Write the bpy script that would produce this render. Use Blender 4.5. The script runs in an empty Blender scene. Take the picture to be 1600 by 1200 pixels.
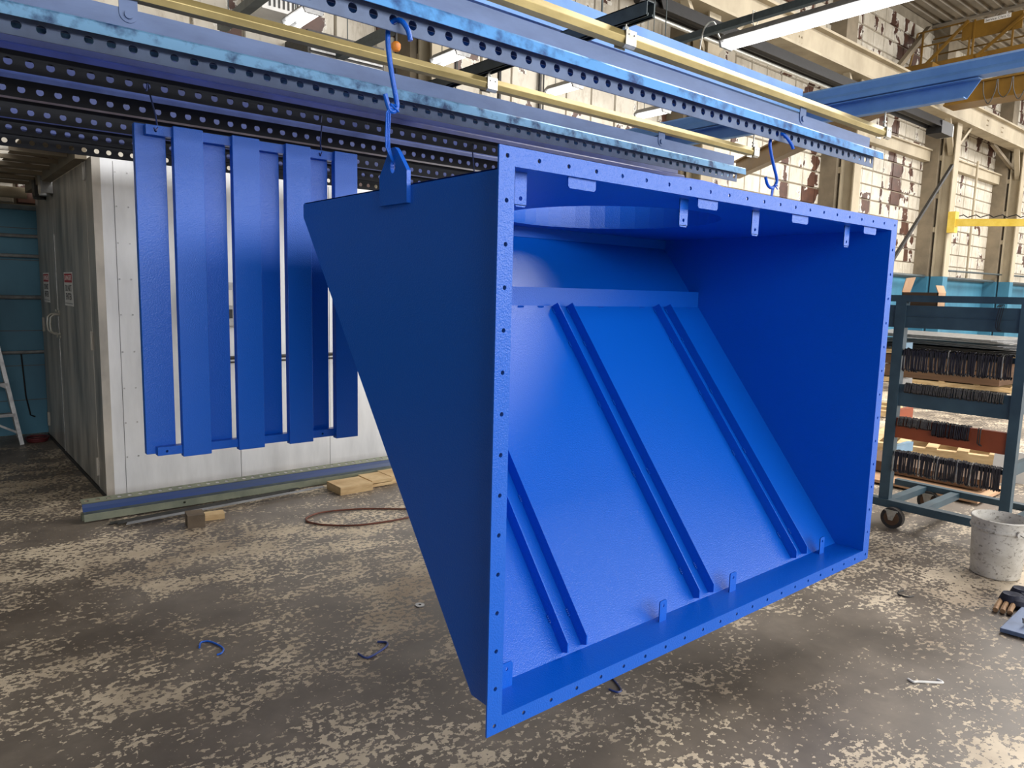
import bpy, math, random
from mathutils import Matrix, Vector
R = math.radians
rnd = random.Random(7)
scene = bpy.context.scene
col = scene.collection

# ------------------------------------------------------------------ camera
yaw, pitch, roll, FPX = R(39.953), R(7.253), R(-1.422), 1130.3
fwd = Vector((math.sin(yaw) * math.cos(pitch), math.cos(yaw) * math.cos(pitch), -math.sin(pitch)))
rt = Vector((math.cos(yaw), -math.sin(yaw), 0.0))
dn = fwd.cross(rt)
r2 = rt * math.cos(roll) + dn * math.sin(roll)
d2 = -rt * math.sin(roll) + dn * math.cos(roll)
cam_data = bpy.data.cameras.new('camera')
cam = bpy.data.objects.new('camera', cam_data)
col.objects.link(cam)
m = Matrix.Identity(4)
for i in range(3):
    m[i][0], m[i][1], m[i][2] = r2[i], -d2[i], -fwd[i]
m.translation = (0, 0, 1.6)
cam.matrix_world = m
cam_data.sensor_fit = 'HORIZONTAL'
cam_data.sensor_width = 36.0
cam_data.lens = FPX / 1600 * 36
cam_data.clip_start, cam_data.clip_end = 0.05, 200
scene.camera = cam

# ------------------------------------------------------------------ light
world = bpy.data.worlds.new('world')
scene.world = world
world.use_nodes = True
world.node_tree.nodes['Background'].inputs[0].default_value = (0.78, 0.88, 1.0, 1)
world.node_tree.nodes['Background'].inputs[1].default_value = 0.6

def area(name, loc, target, sx, sy, watts, colr):
    ld = bpy.data.lights.new(name, 'AREA')
    ld.shape = 'RECTANGLE'
    ld.size, ld.size_y, ld.energy, ld.color = sx, sy, watts, colr
    o = bpy.data.objects.new(name, ld)
    col.objects.link(o)
    o.location = loc
    d = Vector(target) - Vector(loc)
    o.rotation_euler = d.to_track_quat('-Z', 'Y').to_euler()
    return o
# daylight through the long window band in the wall behind the camera
area('window_daylight', (15.0, -11.8, 5.2), (15.0, 0, 5.2), 46, 5.6, 3900, (1.0, 0.985, 0.97))
# unseen overhead fill lamp, added to brighten the back wall and right side
area('added_roof_fill', (23.4, 1.0, 9.0), (23.4, 1.0, 0), 31.5, 5.0, 4200, (1.0, 0.97, 0.93))

scene.view_settings.view_transform = 'Standard'
scene.view_settings.look = 'None'
scene.view_settings.exposure = 0.5
scene.view_settings.gamma = 1.0
scene.view_settings.use_curve_mapping = False

# ------------------------------------------------------------------ materials
def s(r, g, b):
    f = lambda c: (c / 255 / 12.92) if c / 255 <= 0.04045 else ((c / 255 + 0.055) / 1.055) ** 2.4
    return (f(r), f(g), f(b), 1.0)

def newmat(name):
    mt = bpy.data.materials.new(name)
    mt.use_nodes = True
    nt = mt.node_tree
    return mt, nt, nt.nodes['Principled BSDF']

def nd(nt, kind, **kw):
    n = nt.nodes.new(kind)
    for k, v in kw.items():
        if k in n.inputs.keys():
            n.inputs[k].default_value = v
        else:
            setattr(n, k, v)
    return n

def ramp(nt, fac, stops):
    n = nt.nodes.new('ShaderNodeValToRGB')
    cr = n.color_ramp
    cr.elements[0].position, cr.elements[0].color = stops[0]
    cr.elements[1].position, cr.elements[1].color = stops[-1]
    for p, c in stops[1:-1]:
        e = cr.elements.new(p)
        e.color = c
    nt.links.new(fac, n.inputs[0])
    return n.outputs[0]

def mix(nt, fac, a, b, mode='MIX'):
    n = nt.nodes.new('ShaderNodeMix')
    n.data_type = 'RGBA'
    n.blend_type = mode
    for sock, v in ((n.inputs[0], fac), (n.inputs[6], a), (n.inputs[7], b)):
        if isinstance(v, (int, float, tuple)):
            sock.default_value = v
        else:
            nt.links.new(v, sock)
    return n.outputs[2]

def math_(nt, op, a, b=0.0, clamp=False):
    n = nt.nodes.new('ShaderNodeMath')
    n.operation = op
    n.use_clamp = clamp
    for sock, v in ((n.inputs[0], a), (n.inputs[1], b)):
        if isinstance(v, (int, float)):
            sock.default_value = v
        else:
            nt.links.new(v, sock)
    return n.outputs[0]

def coords(nt, scale=(1, 1, 1), rot=(0, 0, 0)):
    g = nt.nodes.new('ShaderNodeNewGeometry')
    mp = nt.nodes.new('ShaderNodeMapping')
    mp.inputs['Scale'].default_value = scale
    mp.inputs['Rotation'].default_value = rot
    nt.links.new(g.outputs['Position'], mp.inputs[0])
    return mp.outputs[0]

def noise(nt, vec, scale, detail=4, rough=0.6):
    n = nd(nt, 'ShaderNodeTexNoise', Scale=scale, Detail=detail, Roughness=rough)
    nt.links.new(vec, n.inputs['Vector'])
    return n.outputs[0]

def bump(nt, bs, h, strength, dist):
    b = nd(nt, 'ShaderNodeBump', Strength=strength, Distance=dist)
    nt.links.new(h, b.inputs['Height'])
    nt.links.new(b.outputs[0], bs.inputs['Normal'])

def mat(name, c1, c2=None, rough=0.5, metal=0.0, scale=6, lo=0.35, hi=0.7, stretch=(1, 1, 1), bmp=0.0, bscale=80, bdist=0.002, spec=0.5):
    mt, nt, bs = newmat(name)
    bs.inputs['Roughness'].default_value = rough
    bs.inputs['Metallic'].default_value = metal
    bs.inputs['Specular IOR Level'].default_value = spec
    v = coords(nt, stretch)
    if c2 is None:
        c2 = tuple(x * 0.8 for x in c1[:3]) + (1,)
    nt.links.new(ramp(nt, noise(nt, v, scale, 5), [(lo, c1), (hi, c2)]), bs.inputs['Base Color'])
    if bmp:
        bump(nt, bs, noise(nt, coords(nt), bscale, 2), bmp, bdist)
    return mt

M = {}
# powder coat blue
mt, nt, bs = newmat('blue_powder_coat')
bs.inputs['Base Color'].default_value = s(0, 90, 198)
bs.inputs['Roughness'].default_value = 0.33
bs.inputs['Specular IOR Level'].default_value = 0.5
g = noise(nt, coords(nt), 250, 1, 0.5)
bump(nt, bs, g, 0.45, 0.0024)
M['blue'] = mt
M['blue_dark'] = mat('blue_hook_paint', s(25, 55, 130), s(20, 35, 80), rough=0.4, scale=20)
# rails
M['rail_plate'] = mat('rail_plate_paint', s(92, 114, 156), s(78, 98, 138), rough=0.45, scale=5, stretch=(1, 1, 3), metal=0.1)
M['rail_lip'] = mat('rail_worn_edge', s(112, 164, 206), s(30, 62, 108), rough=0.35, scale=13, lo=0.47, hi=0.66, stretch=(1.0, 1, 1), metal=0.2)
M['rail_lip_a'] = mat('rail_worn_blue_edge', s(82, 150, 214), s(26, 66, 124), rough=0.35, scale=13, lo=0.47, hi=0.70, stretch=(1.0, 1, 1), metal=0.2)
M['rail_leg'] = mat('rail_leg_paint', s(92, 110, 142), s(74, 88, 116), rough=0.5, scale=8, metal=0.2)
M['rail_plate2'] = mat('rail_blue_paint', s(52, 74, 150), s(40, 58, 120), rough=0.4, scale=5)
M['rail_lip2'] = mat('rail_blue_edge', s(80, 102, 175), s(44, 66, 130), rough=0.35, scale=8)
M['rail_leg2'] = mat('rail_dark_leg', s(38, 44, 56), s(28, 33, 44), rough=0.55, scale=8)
M['frame_blue'] = mat('frame_blue_paint', s(118, 166, 226), s(98, 146, 210), rough=0.4, scale=4)
M['gold'] = mat('yellow_zinc', s(178, 160, 108), s(148, 132, 84), rough=0.38, metal=0.5, scale=14, stretch=(.4, 1, 1))
M['zinc'] = mat('bright_zinc', s(205, 204, 196), s(170, 168, 158), rough=0.35, metal=0.6, scale=30)
M['strut'] = mat('green_grey_strut', s(82, 92, 94), s(62, 70, 72), rough=0.45, metal=0.3, scale=10)
M['olive'] = mat('olive_rail', s(142, 146, 126), s(112, 118, 104), rough=0.45, metal=0.3, scale=6)
M['olive_blue'] = mat('overspray_blue', s(30, 58, 118), s(40, 62, 96), rough=0.5, scale=2.2, stretch=(.6, 1, 8))
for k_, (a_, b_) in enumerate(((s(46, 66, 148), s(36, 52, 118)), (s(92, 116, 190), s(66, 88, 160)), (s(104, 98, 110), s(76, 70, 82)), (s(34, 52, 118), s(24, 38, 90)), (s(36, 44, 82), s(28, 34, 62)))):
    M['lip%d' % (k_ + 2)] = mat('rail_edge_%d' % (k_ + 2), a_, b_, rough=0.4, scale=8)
# booth
M['booth'] = mat('aluminium_sheet', s(238, 239, 240), s(200, 201, 202), rough=0.40, metal=0.25, scale=2.6, lo=0.3, hi=0.75, stretch=(1.6, 1, .35))
M['booth_door'] = mat('grimy_steel_door', s(190, 183, 172), s(118, 117, 112), rough=0.42, metal=0.25, scale=1.8, lo=0.38, hi=0.66, stretch=(1, 2.0, .5))
M['steel'] = mat('plain_steel', s(190, 190, 188), s(150, 150, 148), rough=0.3, metal=0.8, scale=20)
M['steel_dark'] = mat('dark_steel', s(70, 68, 66), s(44, 43, 42), rough=0.5, metal=0.4, scale=20)
M['black'] = mat('black_paint', s(30, 30, 32), s(18, 18, 20), rough=0.5, scale=12)
M['hook_black'] = mat('blackened_hook', s(46, 42, 48), s(28, 26, 31), rough=0.5, metal=0.3, scale=30)
M['hook_grey'] = mat('grey_hook', s(92, 88, 84), s(64, 61, 60), rough=0.5, metal=0.3, scale=30)
M['hook_bright'] = mat('bare_hook', s(176, 172, 165), s(120, 118, 114), rough=0.35, metal=0.6, scale=30)
# walls
def wall_mat():
    mt, nt, bs = newmat('glazed_tile_peeling')
    bs.inputs['Roughness'].default_value = 0.45
    v = coords(nt)
    base = ramp(nt, noise(nt, v, 1.3, 4), [(0.35, s(206, 199, 184)), (0.7, s(182, 173, 156))])
    grime = ramp(nt, noise(nt, coords(nt, (4, 1, 1.2)), 2.2, 6, .75), [(0.50, (1, 1, 1, 1)), (0.72, s(176, 160, 138))])
    base = mix(nt, 0.6, base, grime, 'MULTIPLY')
    # peeled patches: whole tiles gone in vertical strips, ragged edges
    gx = nt.nodes.new('ShaderNodeSeparateXYZ')
    nt.links.new(v, gx.inputs[0])
    cx = math_(nt, 'FLOOR', math_(nt, 'DIVIDE', math_(nt, 'SUBTRACT', gx.outputs[0], 13.2), 0.585))
    cz = math_(nt, 'FLOOR', math_(nt, 'DIVIDE', math_(nt, 'SUBTRACT', gx.outputs[2], 2.36), 0.372))
    cc = nt.nodes.new('ShaderNodeCombineXYZ')
    nt.links.new(cx, cc.inputs[0])
    nt.links.new(cz, cc.inputs[2])
    wn = nt.nodes.new('ShaderNodeTexWhiteNoise')
    nt.links.new(cc.outputs[0], wn.inputs['Vector'])
    col_n = noise(nt, coords(nt, (1.0, 1, .12)), 0.85, 2)
    pat = noise(nt, coords(nt, (1.25, 1, .9)), 1.7, 6, .60)
    f = math_(nt, 'ADD', math_(nt, 'ADD', math_(nt, 'MULTIPLY', col_n, 1.1), pat), math_(nt, 'MULTIPLY', wn.outputs[0], 0.24))
    edge = math_(nt, 'MULTIPLY', math_(nt, 'SUBTRACT', f, 1.275), 40, True)
    core = math_(nt, 'MULTIPLY', math_(nt, 'SUBTRACT', f, 1.300), 60, True)
    brown = ramp(nt, noise(nt, v, 5, 4), [(0.35, s(88, 56, 42)), (0.7, s(62, 40, 32))])
    c = mix(nt, edge, base, s(222, 218, 208))
    c = mix(nt, core, c, brown)
    nt.links.new(c, bs.inputs['Base Color'])
    bump(nt, bs, core, 0.4, -0.01)
    return mt
M['tile'] = wall_mat()
M['mortar'] = mat('dirty_mortar', s(140, 130, 112), s(112, 102, 86), rough=0.9, scale=3)
M['teal_wall'] = mat('teal_dado_paint', s(64, 122, 146), s(48, 98, 122), rough=0.5, scale=1.6, stretch=(1, 1, .6), bmp=.2, bscale=30)
M['beige'] = mat('beige_structure_paint', s(178, 166, 142), s(146, 134, 112), rough=0.6, scale=1.4, stretch=(1, 1, .5))
M['beige_dark'] = mat('grimy_beige', s(140, 127, 106), s(104, 94, 78), rough=0.7, scale=1.4)
M['deck'] = mat('roof_deck_paint', s(150, 140, 124), s(120, 112, 98), rough=0.7, scale=1)
M['plain_wall'] = mat('painted_block_wall', s(150, 154, 158), s(126, 130, 134), rough=0.8, scale=1)
M['mustard'] = mat('mustard_crane_paint', s(128, 94, 30), s(100, 72, 22), rough=0.45, scale=1.6)
M['yellow'] = mat('bright_yellow_paint', s(232, 204, 96), s(214, 180, 60), rough=0.45, scale=4)
M['white'] = mat('white_sheet', s(232, 230, 226), s(214, 212, 208), rough=0.6, scale=3)
M['red'] = mat('sign_red', s(190, 44, 48), s(170, 36, 42), rough=0.5, scale=3)
M['ink'] = mat('sign_black', s(28, 28, 30), s(22, 22, 24), rough=0.5, scale=3)
M['wood'] = mat('pallet_wood', s(214, 186, 140), s(176, 142, 96), rough=0.7, scale=5, stretch=(1, 1, 6))
M['wood_grey'] = mat('old_wood', s(120, 104, 86), s(90, 78, 64), rough=0.8, scale=6)
M['card'] = mat('cardboard', s(206, 166, 130), s(180, 140, 104), rough=0.8, scale=3)
M['card_dark'] = mat('brown_board', s(108, 80, 56), s(84, 62, 44), rough=0.8, scale=3, stretch=(1, .3, 4))
M['teal_rack'] = mat('dark_teal_rack_paint', s(62, 86, 98), s(44, 64, 76), rough=0.45, scale=4)
M['orange'] = mat('orange_rack_beam', s(196, 92, 44), s(160, 72, 34), rough=0.5, scale=3)
M['orange_rust'] = mat('worn_orange_beam', s(156, 76, 40), s(124, 60, 34), rough=0.5, scale=3)
M['lightblue'] = mat('pale_blue_beam', s(146, 180, 204), s(120, 156, 182), rough=0.5, scale=3)
M['rubber'] = mat('worn_rubber', s(66, 62, 58), s(48, 45, 42), rough=0.8, scale=20)
M['cable'] = mat('red_brown_cable', s(120, 66, 46), s(92, 52, 38), rough=0.6, scale=20)
M['joist_pale'] = mat('pale_brown_joist', s(214, 210, 198), s(92, 74, 54), rough=0.7, scale=3.5, lo=0.50, hi=0.60, stretch=(1, 1, 5))  # pale colour broken by brown patches through noise
M['hose'] = mat('dark_red_hose', s(100, 36, 40), s(78, 28, 32), rough=0.5, scale=10)
M['alu'] = mat('dull_aluminium', s(170, 170, 170), s(130, 130, 130), rough=0.4, metal=0.6, scale=12)
M['cloth'] = mat('dark_glove_cloth', s(40, 42, 58), s(28, 30, 42), rough=0.9, scale=40)
M['tan'] = mat('tan_leather', s(150, 118, 84), s(120, 92, 66), rough=0.8, scale=20)
M['amber'] = mat('amber_plastic', s(220, 140, 50), s(200, 116, 36), rough=0.4, scale=10)
M['hole'] = mat('blackened_hole', s(12, 14, 20), s(10, 11, 16), rough=0.9)
# bucket: dirty white plastic
mt, nt, bs = newmat('dirty_white_plastic')
bs.inputs['Roughness'].default_value = 0.55
sp = ramp(nt, noise(nt, coords(nt, (1, 1, 1.3)), 42, 6, .7), [(0.55, s(206, 203, 196)), (0.66, s(120, 114, 106))])
cl = ramp(nt, noise(nt, coords(nt), 8, 3), [(0.3, (1, 1, 1, 1)), (0.8, s(206, 202, 196))])
nt.links.new(mix(nt, 1.0, sp, cl, 'MULTIPLY'), bs.inputs['Base Color'])
M['bucket'] = mt
# lamp tube
mt, nt, bs = newmat('lit_tube')
bs.inputs['Base Color'].default_value = (.9, .9, .9, 1)
bs.inputs['Emission Color'].default_value = (1, .99, .97, 1)
bs.inputs['Emission Strength'].default_value = 2.6
M['lamp'] = mt
# floor
mt, nt, bs = newmat('worn_painted_concrete')
conc = ramp(nt, noise(nt, coords(nt), 3.0, 6, .65), [(0.3, s(100, 91, 82)), (0.52, s(118, 108, 97)), (0.72, s(138, 127, 114))])
big = noise(nt, coords(nt, (.55, 1.0, 1), (0, 0, R(14))), 0.85, 4, .55)
mid = noise(nt, coords(nt, (.75, 1.0, 1), (0, 0, R(14))), 4.6, 5, .62)
fine = noise(nt, coords(nt, (.85, 1.0, 1), (0, 0, R(10))), 40, 3, .62)
f = math_(nt, 'ADD', math_(nt, 'MULTIPLY', big, 0.9), math_(nt, 'ADD', math_(nt, 'MULTIPLY', mid, 0.75), fine))
chip = math_(nt, 'MULTIPLY', math_(nt, 'SUBTRACT', f, 1.355), 38, True)
paint = ramp(nt, noise(nt, coords(nt), 6, 3), [(0.3, s(222, 206, 180)), (0.7, s(196, 180, 156))])
stain = ramp(nt, noise(nt, coords(nt), 0.55, 5, .6), [(0.36, s(150, 140, 132)), (0.56, (1, 1, 1, 1))])
c = mix(nt, chip, conc, paint)
c = mix(nt, 0.8, c, stain, 'MULTIPLY')
nt.links.new(c, bs.inputs['Base Color'])
rg = nt.nodes.new('ShaderNodeMapRange')
nt.links.new(chip, rg.inputs[0])
rg.inputs[3].default_value, rg.inputs[4].default_value = 0.46, 0.62
nt.links.new(rg.outputs[0], bs.inputs['Roughness'])
bump(nt, bs, chip, 0.35, 0.002)
M['floor'] = mt

# ------------------------------------------------------------------ mesh helpers
class MB:
    def __init__(self):
        self.v, self.f = [], []
    def add(self, vs, fs):
        k = len(self.v)
        self.v += [tuple(p) for p in vs]
        self.f += [tuple(i + k for i in q) for q in fs]
        return self
    def box(self, x0, x1, y0, y1, z0, z1):
        return self.add([(x0, y0, z0), (x1, y0, z0), (x1, y1, z0), (x0, y1, z0), (x0, y0, z1), (x1, y0, z1), (x1, y1, z1), (x0, y1, z1)],
                        [(0, 3, 2, 1), (4, 5, 6, 7), (0, 1, 5, 4), (1, 2, 6, 5), (2, 3, 7, 6), (3, 0, 4, 7)])
    def bar(self, p0, p1, w, h, up=(0, 0, 1)):
        p0, p1 = Vector(p0), Vector(p1)
        d = (p1 - p0).normalized()
        sd = d.cross(Vector(up))
        if sd.length < 1e-4:
            sd = d.cross(Vector((1, 0, 0)))
        sd.normalize()
        u = sd.cross(d).normalized()
        vs = []
        for p in (p0, p1):
            for a, b in ((-1, -1), (1, -1), (1, 1), (-1, 1)):
                vs.append(p + sd * a * w / 2 + u * b * h / 2)
        return self.add(vs, [(0, 1, 2, 3), (7, 6, 5, 4), (0, 4, 5, 1), (1, 5, 6, 2), (2, 6, 7, 3), (3, 7, 4, 0)])
    def tube(self, pts, r, n=8, closed=False):
        pts = [Vector(p) for p in pts]
        N = len(pts)
        vs, fs = [], []
        prev = None
        for i, p in enumerate(pts):
            if closed:
                t = pts[(i + 1) % N] - pts[i - 1]
            else:
                t = pts[min(i + 1, N - 1)] - pts[max(i - 1, 0)]
            t.normalize()
            if prev is None:
                a = t.cross(Vector((0, 0, 1)))
                if a.length < 1e-3:
                    a = t.cross(Vector((1, 0, 0)))
            else:
                a = prev - t * prev.dot(t)
            a.normalize()
            prev = a
            b = t.cross(a)
            for k in range(n):
                an = 2 * math.pi * k / n
                vs.append(p + a * math.cos(an) * r + b * math.sin(an) * r)
        for i in range(N if closed else N - 1):
            j = (i + 1) % N
            for k in range(n):
                fs.append((i * n + k, i * n + (k + 1) % n, j * n + (k + 1) % n, j * n + k))
        if not closed:
            fs.append(tuple(range(n - 1, -1, -1)))
            fs.append(tuple((N - 1) * n + k for k in range(n)))
        return self.add(vs, fs)
    def cyl(self, p0, p1, r, n=16):
        return self.tube([p0, p1], r, n)
    def prism(self, poly, vec):
        """poly: list of 3D points (planar), extruded by vec"""
        n = len(poly)
        vec = Vector(vec)
        vs = [Vector(p) for p in poly] + [Vector(p) + vec for p in poly]
        fs = [tuple(range(n - 1, -1, -1)), tuple(range(n, 2 * n))]
        for i in range(n):
            j = (i + 1) % n
            fs.append((i, j, n + j, n + i))
        return self.add(vs, fs)
    def lathe(self, prof, c, n=40, closed=False):
        vs, fs = [], []
        k = len(prof)
        for i in range(n):
            a = 2 * math.pi * i / n
            for r, z in prof:
                vs.append((c[0] + r * math.cos(a), c[1] + r * math.sin(a), c[2] + z))
        for i in range(n):
            j = (i + 1) % n
            for q in range(k if closed else k - 1):
                w = (q + 1) % k
                fs.append((i * k + q, j * k + q, j * k + w, i * k + w))
        return self.add(vs, fs)
    def holecell(self, o, u, v, w, u0, u1, v0, v1, cu, cv, r, t, n=12, walls=True):
        """rectangle [u0,u1]x[v0,v1] in plane o+u*a+v*b with a round hole, thickness t along w"""
        o, u, v, w = Vector(o), Vector(u), Vector(v), Vector(w)
        outer, inner = [], []
        for k in range(n):
            an = 2 * math.pi * (k + .5) / n
            ca, sa = math.cos(an), math.sin(an)
            tu = ((u1 - cu) / ca) if ca > 0 else ((u0 - cu) / ca) if ca < 0 else 1e9
            tv = ((v1 - cv) / sa) if sa > 0 else ((v0 - cv) / sa) if sa < 0 else 1e9
            q = min(tu, tv)
            outer.append((cu + ca * q, cv + sa * q))
            inner.append((cu + ca * r, cv + sa * r))
        pts = []
        extra = {}
        corners = [(u1, v1), (u0, v1), (u0, v0), (u1, v0)]
        for layer in (0, t):
            for a, b in outer + inner + corners:
                pts.append(o + u * a + v * b + w * layer)
        L = 2 * n + 4
        fs = []
        def side(p):
            if abs(p[0] - u1) < 1e-9: return 0
            if abs(p[1] - v1) < 1e-9: return 1
            if abs(p[0] - u0) < 1e-9: return 2
            return 3
        cidx = {(0, 1): 0, (1, 2): 1, (2, 3): 2, (3, 0): 3}
        for k in range(n):
            j = (k + 1) % n
            a, b = side(outer[k]), side(outer[j])
            if a == b:
                fs.append((k, j, n + j, n + k))
                fs.append((L + k, L + n + k, L + n + j, L + j))
            else:
                cc = 2 * n + cidx.get((a, b), 0)
                fs.append((k, cc, j, n + j, n + k))
                fs.append((L + k, L + n + k, L + n + j, L + j, L + cc))
            if walls:
                fs.append((n + k, n + j, L + n + j, L + n + k))
        return self.add(pts, fs)

def polycell(mb, o, u, v, w, outline, cu, cv, r, t, n=20, ry=None):
    """convex outline (ccw) in plane o+u*a+v*b with a round hole, thickness t along w"""
    o, u, v, w = Vector(o), Vector(u), Vector(v), Vector(w)
    ry = ry or r
    angs = [2 * math.pi * k / n for k in range(n)] + [math.atan2(b - cv, a - cu) % (2 * math.pi) for a, b in outline]
    angs = sorted(set(round(a, 5) for a in angs))
    ou, inn = [], []
    for an in angs:
        ca, sa = math.cos(an), math.sin(an)
        best = 1e9
        for k in range(len(outline)):
            (a0, b0), (a1, b1) = outline[k], outline[(k + 1) % len(outline)]
            ex, ey = a1 - a0, b1 - b0
            den = ca * ey - sa * ex
            if abs(den) < 1e-12:
                continue
            q = ((a0 - cu) * ey - (b0 - cv) * ex) / den
            h = ((a0 - cu) * sa - (b0 - cv) * ca) / den
            if q > 0 and -1e-6 <= h <= 1 + 1e-6:
                best = min(best, q)
        ou.append((cu + ca * best, cv + sa * best))
        inn.append((cu + ca * r, cv + sa * ry))
    N = len(angs)
    pts = [o + u * a + v * b + w * lay for lay in (0, t) for a, b in ou + inn]
    L = 2 * N
    fs = []
    for k in range(N):
        j = (k + 1) % N
        fs += [(k, j, N + j, N + k), (L + k, L + N + k, L + N + j, L + j), (N + k, N + j, L + N + j, L + N + k), (k, L + k, L + j, j)]
    return mb.add(pts, fs)

ORG = {}
def obj(name, mb, material, parent=None, smooth=False, bevel=0.0):
    me = bpy.data.meshes.new(name)
    org = ORG.get(parent.name, (0, 0, 0)) if parent else (0, 0, 0)
    vs = [(x - org[0], y - org[1], z - org[2]) for x, y, z in mb.v]
    me.from_pydata(vs, [], mb.f)
    me.update()
    me.materials.append(material)
    if smooth:
        for p in me.polygons:
            p.use_smooth = True
        try:
            me.set_sharp_from_angle(angle=R(35))
        except Exception:
            pass
    o = bpy.data.objects.new(name, me)
    col.objects.link(o)
    if parent:
        o.parent = parent
        ORG[o.name] = org
    if bevel:
        b = o.modifiers.new('bevel', 'BEVEL')
        b.width, b.segments, b.limit_method = bevel, 2, 'ANGLE'
    return o

def tag(o, label=None, cat=None, group=None, kind=None):
    if label: o['label'] = label
    if cat: o['category'] = cat
    if group: o['group'] = group
    if kind: o['kind'] = kind
    return o

def thing(name, label, cat, loc, group=None):
    o = bpy.data.objects.new(name, None)
    o.empty_display_size = 0.1
    col.objects.link(o)
    o.location = loc
    ORG[o.name] = tuple(loc)
    return tag(o, label, cat, group)

def solo(name, mb, material, label, cat, group=None, smooth=False, base=None):
    """one-mesh thing with its origin at its base"""
    if base is None:
        xs, ys, zs = zip(*mb.v)
        base = ((min(xs) + max(xs)) / 2, (min(ys) + max(ys)) / 2, min(zs))
    me_mb = MB()
    me_mb.v = [(x - base[0], y - base[1], z - base[2]) for x, y, z in mb.v]
    me_mb.f = mb.f
    o = obj(name, me_mb, material, None, smooth)
    o.location = base
    return tag(o, label, cat, group)

def copy_tree(o, parent=None):
    c = o.copy()
    col.objects.link(c)
    c.parent = parent
    for ch in list(o.children):
        copy_tree(ch, c)
    return c

def smooth_path(p, n=5):
    out = []
    for i in range(len(p) - 1):
        p0, p1, p2, p3 = (Vector(p[max(i - 1, 0)]), Vector(p[i]), Vector(p[i + 1]), Vector(p[min(i + 2, len(p) - 1)]))
        for k in range(n):
            t = k / n
            out.append(.5 * ((2 * p1) + (p2 - p0) * t + (2 * p0 - 5 * p1 + 4 * p2 - p3) * t * t + (3 * p1 - p0 - 3 * p2 + p3) * t ** 3))
    out.append(Vector(p[-1]))
    return out

def struct(name, mb, material, parent=None):
    o = obj(name, mb, material, parent)
    if not parent:
        o['kind'] = 'structure'
    return o

def text_mesh(name, body, size, material, parent, loc, xdir, zdir, width=None):
    """flat lettering: xdir = reading direction, zdir = up"""
    cu = bpy.data.curves.new(name, 'FONT')
    cu.body = body
    cu.size = size
    cu.align_x, cu.align_y = 'CENTER', 'CENTER'
    cu.extrude = 0.0006
    cu.resolution_u = 3
    tmp = bpy.data.objects.new(name + '_tmp', cu)
    col.objects.link(tmp)
    dg = bpy.context.evaluated_depsgraph_get()
    me = bpy.data.meshes.new_from_object(tmp.evaluated_get(dg))
    col.objects.unlink(tmp)
    bpy.data.objects.remove(tmp)
    me.materials.clear()
    me.materials.append(material)
    xd, zd = Vector(xdir), Vector(zdir)
    if width:
        xs = [v.co.x for v in me.vertices]
        k = width / (max(xs) - min(xs))
    else:
        k = 1
    nrm = xd.cross(zd)
    org = Vector(ORG.get(parent.name, (0, 0, 0)))
    for v in me.vertices:
        v.co = Vector(loc) - org + xd * v.co.x * k + zd * v.co.y + nrm * v.co.z
    o = bpy.data.objects.new(name, me)
    col.objects.link(o)
    o.parent = parent
    return o

# ================================================================== SETTING
XL, XR_, YF, YB, ZC = -5.0, 40.0, -12.0, 9.0, 9.3
struct('floor', MB().box(XL - 2, XR_, YF, YB + .3, -0.2, 0.0), M['floor'])
wall_back = struct('wall_back', MB().box(XL, XR_, YB, YB + .3, 0, ZC + .5), M['mortar'])
struct('wall_left', MB().box(XL - .3, XL, YF, YB, 0, ZC + .5), M['plain_wall'])
struct('wall_right', MB().box(XR_, XR_ + .3, YF, YB, 0, ZC + .5), M['plain_wall'])
wf = MB().box(XL, XR_, YF - .3, YF, 0, 2.3).box(XL, XR_, YF - .3, YF, 8.1, ZC + .5)
for k in range(8):
    wf.box(XL + k * 6.2, XL + k * 6.2 + .4, YF - .3, YF, 2.3, 8.1)
struct('wall_front', wf, M['plain_wall'])
# roof deck, corrugated along x, with an opening band for the added overhead fill lamp
deck = MB()
ys = []
y = YF
while y < YB + .3:
    ys.append(y); y += .30
for i, y in enumerate(ys):
    if -1.6 < y < 3.5:
        continue
    poly = [(XL, y, ZC + .09), (XL, y + .09, ZC + .09), (XL, y + .12, ZC), (XL, y + .27, ZC), (XL, y + .30, ZC + .09)]
    vs = poly + [(XR_, p[1], p[2]) for p in poly]
    deck.add(vs, [(q, q + 1, q + 6, q + 5) for q in range(4)])
deck.box(XL, XR_, YF, YB + .3, ZC + .9, ZC + 1.0)
struct('ceiling', deck, M['deck'])
k = 0
for x in (2.5, 7.5, 12.5, 17.5, 22.6, 27.5):
    j = MB()
    j.box(x - .07, x + .07, YF, YB, ZC - .09, ZC - .03)
    j.box(x - .05, x + .05, YF, YB, ZC - .50, ZC - .44)
    y = YF
    up = True
    while y < YB - .4:
        a, b = (ZC - .46, ZC - .06) if up else (ZC - .06, ZC - .46)
        j.bar((x, y, a), (x, y + .38, b), .03, .03)
        up = not up
        y += .38
    k += 1
    t = struct('trim_%d' % k, j, M['deck'])
# dado on the back wall
dado = MB().box(XL, XR_, YB - .05, YB, 0, 2.30)
dd = struct('trim_%d' % (k + 1), dado, M['teal_wall'])
gm = MB()
for z in (.36, .72, 1.08, 1.44, 1.80, 2.12):
    gm.box(XL, 4.0, YB - .056, YB - .05, z - .004, z + .004)
obj('block_joint', gm, M['strut'], dd)
cap = MB().box(XL, XR_, YB - .10, YB, 2.30, 2.345)
struct('trim_%d' % (k + 2), cap, M['strut'])

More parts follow.
